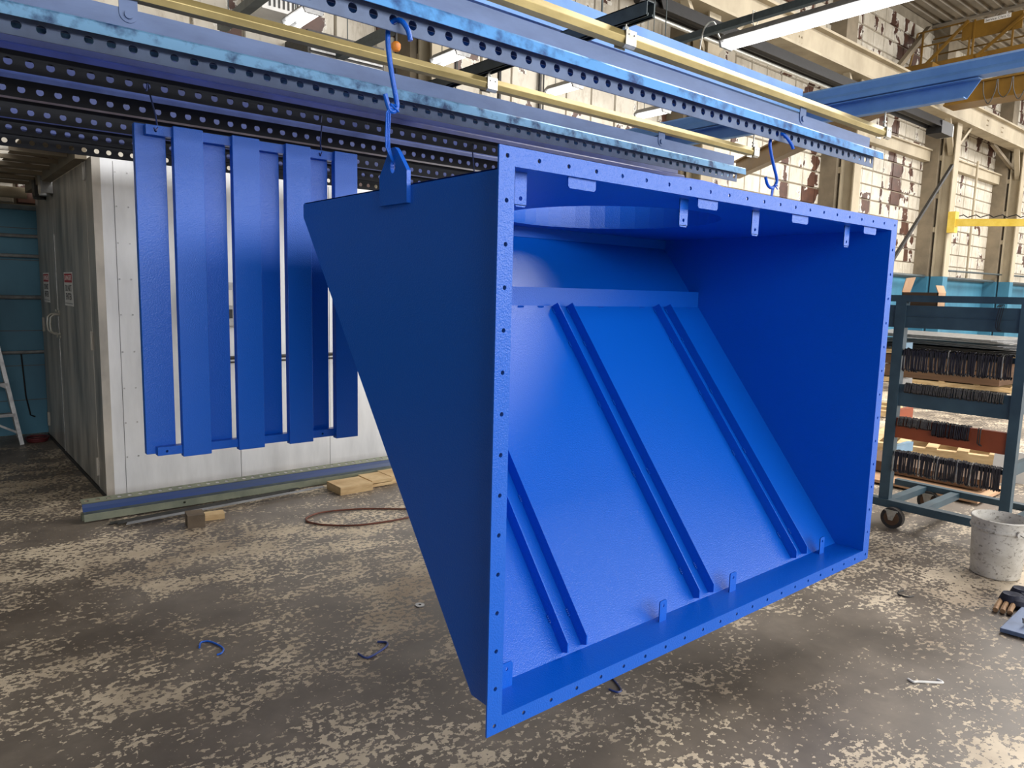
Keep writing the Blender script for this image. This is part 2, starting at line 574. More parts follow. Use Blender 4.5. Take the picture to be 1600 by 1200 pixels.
# wall tiles: individual pieces standing proud of the mortar
tw, th = 0.585, 0.372
tile_mesh = None
def piece(name, mesh, loc, parent):
    o = bpy.data.objects.new(name, mesh)
    col.objects.link(o)
    o.parent = parent
    o.location = loc
    return o
def tilemesh(w, h, d, name, material):
    me = bpy.data.meshes.new(name)
    b = .012
    vs = [(-w / 2, 0, -h / 2), (w / 2, 0, -h / 2), (w / 2, 0, h / 2), (-w / 2, 0, h / 2),
          (-w / 2 + b, -d, -h / 2 + b), (w / 2 - b, -d, -h / 2 + b), (w / 2 - b, -d, h / 2 - b), (-w / 2 + b, -d, h / 2 - b)]
    fs = [(4, 5, 6, 7), (0, 1, 5, 4), (1, 2, 6, 5), (2, 3, 7, 6), (3, 0, 4, 7)]
    me.from_pydata(vs, [], fs)
    me.materials.append(material)
    return me, vs, fs
tm, tvs, tfs = tilemesh(tw - .022, th - .022, .03, 'tile', M['tile'])
pm, pvs, pfs = tilemesh(tw - .022, 1.465, .03, 'wall_panel', M['tile'])
rest = MB()
n = 0
ncol = int((33.5 - 13.2) / tw)
cells = []
for i in range(ncol):
    for jz in range(18):
        cells.append((13.2 + (i + .5) * tw, 2.36 + (jz + .5) * th))
near = sorted([c for c in cells if c[0] > 17.2 and c[1] < 7.2], key=lambda c: c[0])[:296]
nearset = set(near)
for (x, z) in cells:
    dj = rnd.uniform(-.006, .004)
    if (x, z) in nearset:
        piece('tile', tm, (x, YB + dj, z), wall_back)
    else:
        rest.add([(a + x, b + YB + dj, c + z) for a, b, c in tvs], tfs)
tag(obj('tile_field', rest, M['tile'], wall_back), kind='stuff')
for i in range(int((13.2 + 1.4) / tw)):
    for jz in range(4):
        z = 3.1 + jz * 1.487
        piece('wall_panel', pm, (13.2 - (i + .5) * tw, YB + rnd.uniform(-.006, .004), z), wall_back)

# pilasters, columns, lintels, runway beam
def t_struct(name, mb, material):
    return struct(name, mb, material)
tn = [k + 3]
def trim(mb, material):
    o = struct('trim_%d' % tn[0], mb, material)
    tn[0] += 1
    return o
for x in (-4.9, 5.3, 11.1, 16.9, 22.72, 28.5):
    trim(MB().box(x, x + .52, YB - .42, YB, 2.34, ZC), M['beige_dark'])
    trim(MB().box(x - .02, x + .54, YB - .44, YB, 0, 2.34), M['teal_wall'])
    cm = MB()
    xc = x + .08
    cm.box(xc, xc + .34, YB - .82, YB - .79, 2.34, 6.62).box(xc, xc + .34, YB - .52, YB - .49, 2.34, 6.62).box(xc + .155, xc + .185, YB - .80, YB - .5, 2.34, 6.62)
    for z in (3.6, 4.55, 5.6):
        cm.box(x + .1, x + .4, YB - .5, YB - .41, z, z + .14)
    trim(cm, M['beige'])
    cm2 = MB().box(xc, xc + .34, YB - .82, YB - .49, 0, 2.34)
    trim(cm2, M['teal_wall'])
    br = MB().bar((xc + .17, YB - .66, 5.75), (xc + 1.05, YB - .8, 6.62), .07, .07).bar((xc + .17, YB - .66, 5.75), (xc - .7, YB - .8, 6.62), .14, .10)
    trim(br, M['beige'])
for x in (-.5, 5.3, 11.1, 16.9, 22.72):
    li = MB().box(x + .56, x + 5.78, YB - .22, YB, 5.58, 5.86).box(x + .56, x + 5.78, YB - .28, YB, 5.86, 5.90)
    trim(li, M['beige'])
run = MB().box(XL, XR_, 8.06, 8.40, 7.14, 7.19).box(XL, XR_, 8.19, 8.25, 6.62, 7.15).box(XL, XR_, 8.02, 8.42, 6.58, 6.63)
for x in (14.2, 20.2, 25.0, 26.3, 31.0):
    for z in (6.72, 6.86, 7.0):
        for q in (0, .1):
            run.cyl((x + q, 8.19, z), (x + q, 8.17, z), .02, 6)
trim(run, M['beige'])
# diagonal braces against the wall
for a, b, w in (((17.2, 7.9, 1.29), (21.9, 7.9, 5.278), .07), ((26.6, 8.5, 6.6), (31.5, 8.5, 5.4), .10), ((21.6, 8.7, 8.9), (19.3, 8.55, 7.2), .12)):
    trim(MB().bar(a, b, w, w), M['steel_dark'] if w < .1 else M['beige_dark'])
pp = MB()
for x in (23.45, 26.0, 29.3):
    pp.cyl((x, YB - .35, 2.36), (x, YB - .35, 6.0), .035, 8)
trim(pp, M['beige'])
# wall pipes in front of the dado, right and left
wp = MB().cyl((12, YB - .35, 2.33), (33, YB - .35, 2.36), .04, 8).cyl((24, YB - .5, 2.55), (33, YB - .5, 2.62), .03, 8)
trim(wp, M['strut'])
wp = MB()
for z in (1.84, 2.04, 1.42, .86):
    wp.cyl((XL, YB - .09, z), (1.5, YB - .09, z), .018, 8)
trim(wp, M['alu'])
wp = MB().tube([(.88, YB - .07, .86), (.90, YB - .07, .4), (.93, YB - .07, .2), (.97, YB - .07, .18)], .008, 6)
trim(wp, M['black'])

# ================================================================== HOPPER
HX0, HX1, HZ0, HZ1, HY0, HY1 = 1.207, 3.403, 0.427, 1.915, 1.45, 2.714
FX0, FX1, FZ0, FZ1 = 1.155, 3.459, 0.379, 1.963
hop = thing('exhaust_hood', 'large open blue powder-coated steel hopper hood hanging from hooks, flanged rectangular mouth towards the viewer', 'hood', (2.3, 2.0, FZ0))
SB = (1.585, .427)     # slope bottom (y,z)
ST = (2.714, 1.866)    # slope top
def side_poly(x):
    return [(x, HY0 + .006, HZ0), (x, SB[0], SB[1]), (x, ST[0], ST[1]), (x, HY1, HZ1), (x, HY0 + .006, HZ1)]
T = .005
obj('side_panel', MB().prism(side_poly(HX0 - T), (T, 0, 0)), M['blue'], hop)
obj('side_panel', MB().prism(side_poly(HX1), (T, 0, 0)), M['blue'], hop)
tp = MB().holecell((0, 0, HZ1), (1, 0, 0), (0, 1, 0), (0, 0, 1), HX0, HX1, HY0 + .006, HY1, 2.30, 2.14, .46, T, n=64)
tp.box(HX0, HX1, HY1, HY1 + .002, HZ1 - .001, HZ1 + T)
obj('top_panel', tp, M['blue'], hop)
colr = MB().lathe([(.46, 0), (.46, .108), (.466, .108), (.466, 0)], (2.30, 2.14, HZ1 + T), 40)
obj('round_collar', colr, M['blue'], hop)
obj('back_panel', MB().box(HX0, HX1, HY1 - T, HY1, ST[1], HZ1), M['blue'], hop)
slp = MB().prism([(HX0, SB[0], SB[1]), (HX0, ST[0], ST[1]), (HX0, ST[0] + .004, ST[1] - .003), (HX0, SB[0] + .004, SB[1] - .005)], (HX1 - HX0, 0, 0))
slope = obj('sloped_panel', slp, M['blue'], hop)
obj('bottom_ledge', MB().box(HX0, HX1, HY0 + .006, SB[0] + .004, HZ0 - T, HZ0), M['blue'], hop)
# flange with bolt holes
fl = MB()
nx, nz = 21, 14
fx0, fx1, fz0, fz1 = 1.182, 3.432, .404, 1.939
px, pz = (fx1 - fx0) / nx, (fz1 - fz0) / nz
RH = .0062
o_, ux, uz, wy = (0, HY0, 0), (1, 0, 0), (0, 0, 1), (0, 1, 0)
for zc, za, zb in ((fz1, HZ1, FZ1), (fz0, FZ0, HZ0)):
    for i in range(nx + 1):
        xc = fx0 + i * px
        a = FX0 if i == 0 else xc - px / 2
        b = FX1 if i == nx else xc + px / 2
        fl.holecell(o_, ux, uz, wy, a, b, za, zb, xc, zc, RH, .006)
for xc, xa, xb in ((fx0, FX0, HX0), (fx1, HX1, FX1)):
    for i in range(1, nz):
        zc = fz0 + i * pz
        a = HZ0 if i == 1 else zc - pz / 2
        b = HZ1 if i == nz - 1 else zc + pz / 2
        fl.holecell(o_, ux, uz, wy, xa, xb, a, b, xc, zc, RH, .006)
# closing edges
fl.add([(FX0, HY0, FZ0), (FX1, HY0, FZ0), (FX1, HY0, FZ1), (FX0, HY0, FZ1), (FX0, HY0 + .006, FZ0), (FX1, HY0 + .006, FZ0), (FX1, HY0 + .006, FZ1), (FX0, HY0 + .006, FZ1)],
       [(0, 1, 5, 4), (1, 2, 6, 5), (2, 3, 7, 6), (3, 0, 4, 7)])
fl.add([(HX0, HY0, HZ0), (HX1, HY0, HZ0), (HX1, HY0, HZ1), (HX0, HY0, HZ1), (HX0, HY0 + .006, HZ0), (HX1, HY0 + .006, HZ0), (HX1, HY0 + .006, HZ1), (HX0, HY0 + .006, HZ1)],
       [(0, 4, 5, 1), (1, 5, 6, 2), (2, 6, 7, 3), (3, 7, 4, 0)])
obj('mouth_flange', fl, M['blue'], hop)
# cross strip and ribs on the sloped panel
obj('cross_stiffener', MB().box(HX0 + .002, HX1 - .002, 2.459, 2.464, 1.538, 1.624), M['blue'], hop)
L = math.hypot(ST[0] - SB[0], ST[1] - SB[1])
du = ((ST[0] - SB[0]) / L, (ST[1] - SB[1]) / L)
nn = (-du[1], du[0])       # normal pointing to the front and up
def onslope(x, t, h):
    return (x, SB[0] + du[0] * t + nn[0] * h, SB[1] + du[1] * t + nn[1] * h)
tend = (2.459 - SB[0]) / du[0]
for x in (1.575, 1.663, 2.282, 2.375, 3.005, 3.098):
    h = .045
    poly = [onslope(x, .012, 0), onslope(x, .004, h * .55), onslope(x, .03, h), onslope(x, tend - .015, h), onslope(x, tend - .004, 0)]
    rb = obj('rib', MB().prism(poly, (.005, 0, 0)), M['blue'], hop)
    wb = MB()
    for q in (.08, .38, .62, .84, .97):
        for w_ in range(4):
            p = onslope(x - .002, tend * q + w_ * .007, .002)
            wb.tube([Vector(p) + Vector((-.002, 0, 0)), Vector(p) + Vector((.003, -.002, .001))], .0035, 5)
    tag(obj('weld_bead', wb, M['blue'], rb), kind='stuff')
wb = MB()
for x in (1.33, 1.52, 1.80, 2.08, 2.2, 2.6, 2.9, 3.3):
    for w_ in range(5):
        wb.tube([(x + w_ * .007, 2.456, 1.538), (x + w_ * .007 + .004, 2.452, 1.537)], .0035, 5)
tag(obj('weld_bead', wb, M['blue'], slope), kind='stuff')
# tabs
def tab(x0, x1, z0, z1, y, hole=True, rounded='bottom', name='mounting_tab'):
    mb = MB()
    c = .006
    w = x1 - x0
    if rounded == 'bottom':
        poly = [(x0, y, z1), (x0, y, z0 + c), (x0 + c, y, z0), (x1 - c, y, z0), (x1, y, z0 + c), (x1, y, z1)]
        zc = z0 + .022
    else:
        poly = [(x0, y, z0), (x1, y, z0), (x1, y, z1 - c), (x1 - c, y, z1), (x0 + c, y, z1), (x0, y, z1 - c)]
        zc = z1 - .020
    if hole:
        xc = (x0 + x1) / 2
        za, zb = zc - .018, zc + .014
        if rounded == 'bottom':
            mb.holecell((0, y, 0), ux, uz, wy, x0, x1, za, z1, xc, zc, .006, .004)
            mb.prism([(x0, y, za), (x0, y, z0 + c), (x0 + c, y, z0), (x1 - c, y, z0), (x1, y, z0 + c), (x1, y, za)], (0, .004, 0))
        else:
            mb.holecell((0, y, 0), ux, uz, wy, x0, x1, z0, zb, xc, zc, .006, .004)
            mb.prism([(x0, y, zb), (x1, y, zb), (x1, y, z1 - c), (x1 - c, y, z1), (x0 + c, y, z1), (x0, y, z1 - c)], (0, .004, 0))
    else:
        mb.prism(poly, (0, .004, 0))
    if hole:
        pass
    return obj(name, mb, M['blue'], hop)
for x0, x1 in ((1.254, 1.295), (1.955, 1.998), (2.378, 2.422), (3.082, 3.126)):
    tab(x0, x1, 1.825, HZ1, 1.505)
for x0, x1 in ((1.407, 1.515), (1.992, 2.100), (2.576, 2.694), (3.163, 3.279)):
    tab(x0, x1, 1.885, HZ1, 1.462, hole=False, name='locating_tab')
for x0, x1 in ((1.284, 1.330), (2.022, 2.062), (2.462, 2.506), (3.186, 3.226)):
    tab(x0, x1, HZ0, .506, 1.552, rounded='top')
# lifting lugs
def lug(x, t):
    y0, y1, yc = 1.938, 2.104, 2.021
    out = [(y0, 1.862), (y1, 1.862), (y1, 1.952), (yc + .028, 2.022), (yc + .012, 2.034), (yc - .012, 2.034), (yc - .028, 2.022), (y0, 1.958)]
    mb = polycell(MB(), (x, 0, 0), (0, 1, 0), (0, 0, 1), (1, 0, 0), out, yc, 1.978, .015, t, 20, .022)
    return obj('lifting_lug', mb, M['blue'], hop)
lug(HX0 - T - .014, .014)
lug(HX1 + T, .014)

# ================================================================== RAILS
HP = .0662
RYS = (2.0, 2.86, 3.33, 3.78, 4.26, 4.72, 5.17)
RAIL_LBL = ('nearest perforated overhead rail, worn pale blue edge, carrying the big hood',
            'second overhead perforated rail, pale blue, with a bolted strap at the left',
            'third overhead perforated rail, dark blue, with thin wire hooks holding the slatted panel',
            'fourth overhead perforated rail from the front, dark with a violet-blue edge',
            'fifth overhead perforated rail from the front, dark, brownish edge line',
            'sixth overhead perforated rail from the front, dark navy, behind the slatted panel',
            'rearmost overhead perforated rail, darkest one just above the metal booth')
rail_root = {}
for ri, y in enumerate(RYS):
    pale = ri < 2
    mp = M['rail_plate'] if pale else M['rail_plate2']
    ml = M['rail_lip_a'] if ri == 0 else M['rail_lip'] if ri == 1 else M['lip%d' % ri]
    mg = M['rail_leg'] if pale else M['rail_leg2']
    x0 = -1.06 + (ri * .021)
    ncell = int((4.32 - x0) / HP)
    x1 = x0 + ncell * HP
    rr = thing('perforated_rail', RAIL_LBL[ri], 'rail', ((x0 + x1) / 2, y, 2.355), 'overhead perforated hanging rails')
    rail_root[ri] = rr
    obj('fin_plate', MB().box(x0, x1, y - .002, y + .002, 2.462, 2.525), mp, rr)
    sh = MB()
    lz = 2.404 if pale else (2.420, 2.420, 2.434, 2.424, 2.430)[ri - 2]
    prof = [(-.002, 2.464), (-.058, 2.446), (-.062, 2.440), (-.066, lz), (-.062, lz), (-.058, 2.438), (-.03, 2.440), (.03, 2.440), (.058, 2.438), (.062, 2.404), (.066, 2.404), (.062, 2.440), (.058, 2.446), (.002, 2.464)]
    if not pale:
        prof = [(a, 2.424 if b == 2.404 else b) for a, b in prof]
    xe = x1 + .05 if ri < 2 else x1
    sh.prism([(x0, y + a, b) for a, b in prof], (xe - x0, 0, 0))
    obj('worn_lip', sh, ml, rr)
    lg = MB()
    yy = y - .032
    for i in range(ncell):
        a = x0 + i * HP
        lg.holecell((0, yy, 0), ux, uz, wy, a, a + HP, 2.356, 2.440, a + HP / 2, 2.388, .0145, .004, n=12)
    lg.box(x0, x1, yy, yy + .004, 2.355, 2.3565)
    obj('front_leg', lg, mg, rr)
    obj('rear_leg', MB().box(x0, x1, y + .028, y + .032, 2.411, 2.440), mg, rr)
# hanging straps on the two pale rails
for ri, xs in ((0, (.65, 3.547)), (1, (.645, 3.50))):
    y = RYS[ri]
    for x in xs:
        pl = MB()
        n = 10
        hw = .029
        poly = [(x - hw, y - .006, 2.556), (x + hw, y - .006, 2.556), (x + hw, y - .006, 2.508)]
        for k in range(n + 1):
            a = -math.pi * k / n
            poly.append((x + hw * math.cos(a), y - .006, 2.508 + hw * math.sin(a)))
        pl.prism(poly[::-1], (0, .004, 0))
        st = obj('hanging_strap', pl, M['rail_plate'], rail_root[ri])
        obj('bolt_head', MB().cyl((x, y - .006, 2.505), (x, y - .013, 2.505), .014, 14), M['rail_plate'], st)

# ------------------------------------------------------------------ square tubes, clamps and cross channels
for ri, lab in ((0, 'nearest brass-coloured square tube running above the front perforated rail'), (1, 'brass-coloured square tube running above the second perforated rail')):
    y = RYS[ri]
    z0, z1 = 2.556, 2.603
    t = thing('square_tube', lab, 'tube', (1.7, y, z0), 'brass-coloured square tubes')
    c = .007
    prof = [(-.020, z0), (.020, z0), (.026, z0 + .022), (.020, z1), (-.018, z1), (-.027, z0 + .024), (-.027, z0 + .021)]
    obj('tube_body', MB().prism([(-1.1, y + a, b) for a, b in prof[::-1]], (5.56, 0, 0)), M['gold'], t)
    for xc in (-.1, 2.205, 4.475):
        cl = MB()
        d = .003
        cl.box(xc - .03, xc + .03, y - .031, y + .031, z1, z1 + d).box(xc - .03, xc + .03, y - .031, y - .0275, z0 - .005, z1)
        cl.box(xc - .03, xc + .03, y + .0275, y + .031, z0 - .005, z1)
        cl.prism([(xc - .03, y - .028, z0 - .005), (xc - .03, y - .02, z0 - .014), (xc - .03, y - .012, z0 - .014), (xc - .03, y - .012, z0 - .010), (xc - .03, y - .0245, z0 - .003)], (.06, 0, 0))
        cp = obj('clamp', cl, M['zinc'], t)
        for q in (-.015, .015):
            obj('rivet', MB().cyl((xc + q, y - .031, z1 - .014), (xc + q, y - .0325, z1 - .014), .003, 6), M['black'], cp)
        hb = MB().cyl((xc, y, z1 + d), (xc, y, 2.70), .005, 8).cyl((xc, y, z1 + .012), (xc, y, z1 + .022), .012, 6).cyl((xc, y, z1 + .034), (xc, y, z1 + .042), .012, 6)
        obj('hanger_bolt', hb, M['zinc'], t, smooth=True)
# dark strut channels crossing over
def strut(x, y0, y1, z0, z1, w, mtl, name, lab):
    mb = MB()
    t = .004
    mb.box(x - w / 2, x + w / 2, y0, y1, z1 - t, z1).box(x - w / 2, x - w / 2 + t, y0, y1, z0, z1).box(x + w / 2 - t, x + w / 2, y0, y1, z0, z1)
    mb.box(x - w / 2, x - w / 2 + .012, y0, y1, z0, z0 + t).box(x + w / 2 - .012, x + w / 2, y0, y1, z0, z0 + t)
    mb.box(x - w / 2 + .008, x - w / 2 + .012, y0, y1, z0, z0 + .012).box(x + w / 2 - .012, x + w / 2 - .008, y0, y1, z0, z0 + .012)
    return solo(name, mb, mtl, lab, 'channel')
strut(2.205, 1.88, 5.6, 2.632, 2.688, .045, M['strut'], 'strut_channel', 'dark grey-green strut channel crossing above the brass tubes, cut end showing')
strut(-.1, 1.88, 5.6, 2.632, 2.688, .045, M['strut'], 'strut_channel', 'dark strut channel crossing above the tubes beyond the left edge')
# blue frame beams
def chan(mb, x, y0, y1, z0, z1, w, face):
    t = .006
    mb.box(x, x + t, y0, y1, z0, z1)
    mb.box(x - w, x, y0, y1, z1 - t, z1).box(x - w, x, y0, y1, z0, z0 + t)
    return mb
fb = thing('blue_frame_beam', 'long blue steel beam high at right, running over the ends of the perforated rails', 'beam', (4.5, 3.0, 2.70))
lb = MB()
lb.prism([(4.46, .5, 2.80), (4.46, .5, 2.885), (4.475, .5, 2.90), (4.53, .5, 2.90), (4.53, .5, 2.80)], (0, 5.1, 0))
lb.prism([(4.44, .5, 2.80), (4.44, .5, 2.825), (4.46, .5, 2.845), (4.46, .5, 2.80)], (0, 5.1, 0))
obj('upper_channel', lb, M['frame_blue'], fb)
lc = MB()
lc.prism([(4.50, 1.585, 2.70), (4.50, 1.52, 2.795), (4.50, 5.6, 2.795), (4.50, 5.6, 2.70)], (.006, 0, 0))
lc.prism([(4.455, 1.585, 2.700), (4.50, 1.585, 2.700), (4.50, 5.6, 2.700), (4.455, 5.6, 2.700)], (0, 0, .006))
lc.prism([(4.455, 1.52, 2.789), (4.50, 1.52, 2.789), (4.50, 5.6, 2.789), (4.455, 5.6, 2.789)], (0, 0, .006))
obj('lower_channel', lc, M['frame_blue'], fb)
bx = MB().box(-1.2, 4.30, 2.43, 2.437, 2.735, 2.872).box(-1.2, 4.30, 2.437, 2.50, 2.866, 2.872).box(-1.2, 4.30, 2.437, 2.50, 2.735, 2.741)
solo('blue_frame_beam', bx, M['frame_blue'], 'smooth bright blue channel running lengthwise behind the nearest brass tube', 'beam')

# ------------------------------------------------------------------ hooks
hk = MB().tube(smooth_path([(1.196, 1.935, 2.330), (1.190, 1.940, 2.360), (1.178, 1.955, 2.385), (1.172, 1.985, 2.393), (1.160, 2.000, 2.375), (1.158, 2.0, 2.33), (1.168, 2.0, 2.26), (1.186, 2.0, 2.180), (1.190, 2.0, 2.158), (1.186, 2.0, 2.142), (1.174, 2.0, 2.136), (1.162, 2.0, 2.143), (1.148, 2.0, 2.182)], 4), .0078, 10)
solo('steel_hook', hk, M['blue'], 'thick blue-coated S-hook at the left, carrying the hood from the front rail', 'hook', 'S-hooks carrying the hood', smooth=True)
hk = MB().tube(smooth_path([(3.372, 1.935, 2.325), (3.355, 1.940, 2.350), (3.318, 1.955, 2.385), (3.305, 1.985, 2.393), (3.28, 2.0, 2.37), (3.272, 2.0, 2.335), (3.305, 2.0, 2.265), (3.352, 2.0, 2.190), (3.350, 2.0, 2.165), (3.335, 2.0, 2.150), (3.305, 2.0, 2.139), (3.272, 2.0, 2.152), (3.251, 2.0, 2.184)], 4), .0078, 10)
solo('steel_hook', hk, M['blue'], 'thick blue-coated S-hook at the right, above the far end of the hood', 'hook', 'S-hooks carrying the hood', smooth=True)
def wire_link(xh, zt, xl, zl, lab):
    mb = MB()
    for dx in (-.006, 0, .006):
        mb.tube([(xh + .012, 1.985, zt + .008), (xh + dx * .3, 1.992, zt + .012), (xh - .010 + dx, 2.0, zt - .012), (xh - .010 + dx, 2.005, (zt + zl) / 2), (xh - .006 + dx, 2.010, zl + .045), (xl - .012 + dx * .4, 2.018, zl + .012), (xl + .006, 2.024, zl - .008), (xl + .02, 2.026, zl + .006)], .0028, 6)
    mb.tube([(xh + .022, 1.992, zt - .006), (xh - .008, 1.99, zt + .012)], .0028, 6)
    return solo('wire_link', mb, M['blue'], lab, 'wire', 'wire links under the S-hooks', smooth=True)
wire_link(1.170, 2.142, 1.196, 1.985, 'triple-wrapped blue wire link between left S-hook and lifting lug')
wire_link(3.330, 2.142, 3.412, 1.985, 'blue wire link hanging under the right S-hook')
for i, (xa, xb, lab) in enumerate(((.806, .829, 'thin dark wire hook holding the slatted panel at its left corner'), (1.553, 1.548, 'thin dark wire hook holding the slatted panel near its right edge'), (2.440, 2.475, 'thin dark wire hook disappearing behind the top edge of the hood'))):
    zb = 2.218 if i < 2 else 2.06
    mb = MB().tube([(xa - .012, 3.275, 2.362), (xa - .006, 3.280, 2.392), (xa, 3.298, 2.397), (xa + .006, 3.31, 2.385), (xa + .010, 3.312, 2.36), (xb + .006, 3.312, zb + .06), (xb + .008, 3.302, zb + .012), (xb, 3.296, zb), (xb - .006, 3.300, zb + .01)], .0034, 7)
    solo('wire_hook', mb, M['blue_dark'], lab, 'hook', 'thin wire hooks on the third rail', smooth=True)
am = thing('amber_marker', 'small round amber lamp on a thin stem seen between the rails beside the left S-hook', 'lamp', (4.09, 6.9, 4.06))
obj('amber_lens', MB().lathe([(0, 0), (.035, .002), (.05, .03), (.05, .07), (.03, .09), (0, .095)], (4.09, 6.9, 4.06), 16), M['amber'], am, smooth=True)
obj('stem', MB().cyl((4.09, 6.9, 4.15), (4.09, 6.9, 4.262), .012, 8), M['steel_dark'], am)

# ================================================================== SLATTED PANEL
pan = thing('slatted_panel', 'blue powder-coated panel of alternating upright slats hanging in front of the metal booth', 'panel', (1.245, 3.31, .851))
for k in range(4):
    x0 = .891 + k * .2405
    s1 = MB().box(x0, x0 + .119, 3.280, 3.318, .851, 2.244)
    obj('front_slat', s1, M['blue'], pan, bevel=.002)
    xr = .757 + k * .2405 + (.004 if k else 0)
    s2 = MB().box(xr, xr + .119, 3.338, 3.372, .866, 2.246)
    obj('rear_slat', s2, M['blue'], pan, bevel=.002)
for nm, z0, z1, hz in (('top_crossbar', 2.201, 2.240, 2.218), ('bottom_crossbar', .863, .900, .880)):
    cb = MB()
    xs = [.792, .860, 1.512, 1.585, 1.70]
    cb.holecell((0, 3.300, 0), ux, uz, wy, .792, .866, z0, z1, .829, hz, .0055, .038)
    cb.box(.866, 1.512, 3.300, 3.338, z0, z1)
    cb.holecell((0, 3.300, 0), ux, uz, wy, 1.512, 1.584, z0, z1, 1.548, hz, .0055, .038)
    cb.box(1.584, 1.70, 3.300, 3.338, z0, z1)
    cb.box(.792, .7925, 3.3, 3.338, z0, z1)
    cb.box(.792, 1.70, 3.3, 3.338, z1 - .0004, z1 + .0002).box(.792, 1.70, 3.3, 3.338, z0 - .0002, z0 + .0004)
    obj(nm, cb, M['blue'], pan)

# ================================================================== METAL BOOTH
bt = thing('metal_booth', 'tall sheet-metal booth with dull double doors and brushed aluminium front behind the slatted panel', 'booth', (3.5, 7.3, 0))
BX0, BX1, BY0, BY1, BZ = 1.063, 6.2, 5.917, 8.74, 2.475
obj('roof_panel', MB().box(BX0, BX1, BY0, BY1, BZ - .02, BZ), M['booth'], bt)
xs = [BX0 + .001, 1.195, 2.054, 2.847, 3.64, 4.43, 5.22, BX1]
for a, b in zip(xs[:-1], xs[1:]):
    obj('front_panel', MB().box(a + .0025, b - .0025, BY0, BY0 + .03, .0, BZ - .02), M['booth'], bt)
obj('backing', MB().box(BX0 + .04, BX1, BY0 + .02, BY0 + .05, 0, BZ - .02), M['steel_dark'], bt)
obj('cover_strip', MB().box(1.195, 1.295, BY0 - .003, BY0, .0, BZ - .02), M['booth'], bt)
obj('end_panel', MB().box(BX1 - .03, BX1, BY0, BY1, 0, BZ), M['booth'], bt)
rv = MB()
for x in (1.206, 1.284):
    for z in (.3, .56, .82, 1.09, 1.363, 1.622, 1.88, 2.14, 2.38):
        rv.cyl((x, BY0 - .003, z), (x, BY0 - .006, z), .006, 7)
obj('rivets', rv, M['steel'], bt)
obj('corner_post', MB().box(BX0 - .004, BX0 + .05, BY0 - .002, 6.16, 0, BZ - .005), M['booth_door'], bt)
obj('rear_post', MB().box(BX0 - .004, BX0 + .05, 8.60, BY1, 0, BZ + .05), M['booth_door'], bt)
obj('threshold', MB().box(BX0 - .012, BX0 + .05, BY0, BY1, 0, .03), M['steel_dark'], bt)
DZ0, DZ1 = .035, 2.462
for y0, y1, sg in ((6.165, 7.705, 1), (7.715, 8.595, -1)):
    dr = obj('door', MB().box(BX0 - .006, BX0 + .03, y0, y1, DZ0, DZ1), M['booth_door'], bt, bevel=.003)
    if sg == 1:
        obj('edge_trim', MB().box(BX0 - .009, BX0 - .005, y1 - .018, y1 + .006, DZ0, DZ1 - .45), M['steel'], dr)
    yh = y1 - .07 if sg == 1 else y0 + .09
    hd = MB()
    hd.tube([(BX0 - .006, yh, 1.30), (BX0 - .05, yh, 1.295), (BX0 - .075, yh, 1.27), (BX0 - .08, yh, 1.21), (BX0 - .075, yh, 1.15), (BX0 - .05, yh, 1.125), (BX0 - .006, yh, 1.12)], .009, 8)
    hd.cyl((BX0 - .005, yh, 1.325), (BX0 - .016, yh, 1.325), .016, 10).cyl((BX0 - .005, yh, 1.095), (BX0 - .016, yh, 1.095), .016, 10)
    obj('handle', hd, M['zinc'], dr, smooth=True)
    hy = y0 - .01 if sg == 1 else y1 + .01
    for z in (.20, 1.16, 2.40):
        hm = MB().cyl((BX0 - .012, hy, z - .07), (BX0 - .012, hy, z + .07), .012, 8).box(BX0 - .010, BX0 - .006, hy - .03, hy + .04, z - .065, z + .065)
        obj('hinge', hm, M['booth_door'], dr)
    # warning sign sticker on each door
    sy = 7.07 if sg == 1 else 8.30
    sx = BX0 - .0075
    w = .40 if sg == 1 else .36
    zt, zb = 1.672, 1.392
    sgn = obj('warning_sign', MB().box(sx - .001, sx + .0005, sy - w / 2, sy + w / 2, zb, zt), M['white'], dr)
    obj('red_band', MB().box(sx - .0018, sx - .001, sy - w / 2 + .02, sy + w / 2 - .02, zt - .085, zt - .012), M['red'], sgn)
    text_mesh('danger_lettering', 'DANGER', .062, M['white'], sgn, (sx - .0022, sy, zt - .048), (0, -1, 0), (0, 0, 1), w * .78)
    text_mesh('sign_lettering', 'DO NOT', .078, M['ink'], sgn, (sx - .0016, sy, zt - .135), (0, -1, 0), (0, 0, 1), w * .72)
    text_mesh('sign_lettering', 'ENTER', .078, M['ink'], sgn, (sx - .0016, sy, zt - .205), (0, -1, 0), (0, 0, 1), w * .66)
    obj('sign_rule', MB().box(sx - .0016, sx - .001, sy - w / 2 + .02, sy + w / 2 - .02, zb + .018, zb + .022), M['ink'], sgn)
for y0 in (7.60, 7.98):
    obj('door_closer', MB().box(BX0 - .10, BX0 - .008, y0, y0 + .16, 2.36, 2.52).cyl((BX0 - .055, y0 + .08, 2.34), (BX0 - .055, y0 + .08, 2.37), .05, 12), M['steel'] if y0 < 7.8 else M['steel_dark'], bt)
cd = MB().cyl((1.9, BY0 - .04, 1.02), (4.9, BY0 - .04, 1.02), .014, 8).cyl((1.9, BY0 - .04, .985), (4.9, BY0 - .04, .985), .008, 6)
obj('conduit', cd, M['steel_dark'], bt)
ctl = obj('control_box', MB().box(1.70, 2.10, BY0 - .12, BY0, 1.28, 1.62), M['alu'], bt)
obj('control_label', MB().box(1.88, 1.97, BY0 - .123, BY0 - .12, 1.44, 1.56), M['white'], ctl)
obj('display', MB().box(1.88, 1.97, BY0 - .123, BY0 - .12, 1.34, 1.41), M['black'], ctl)
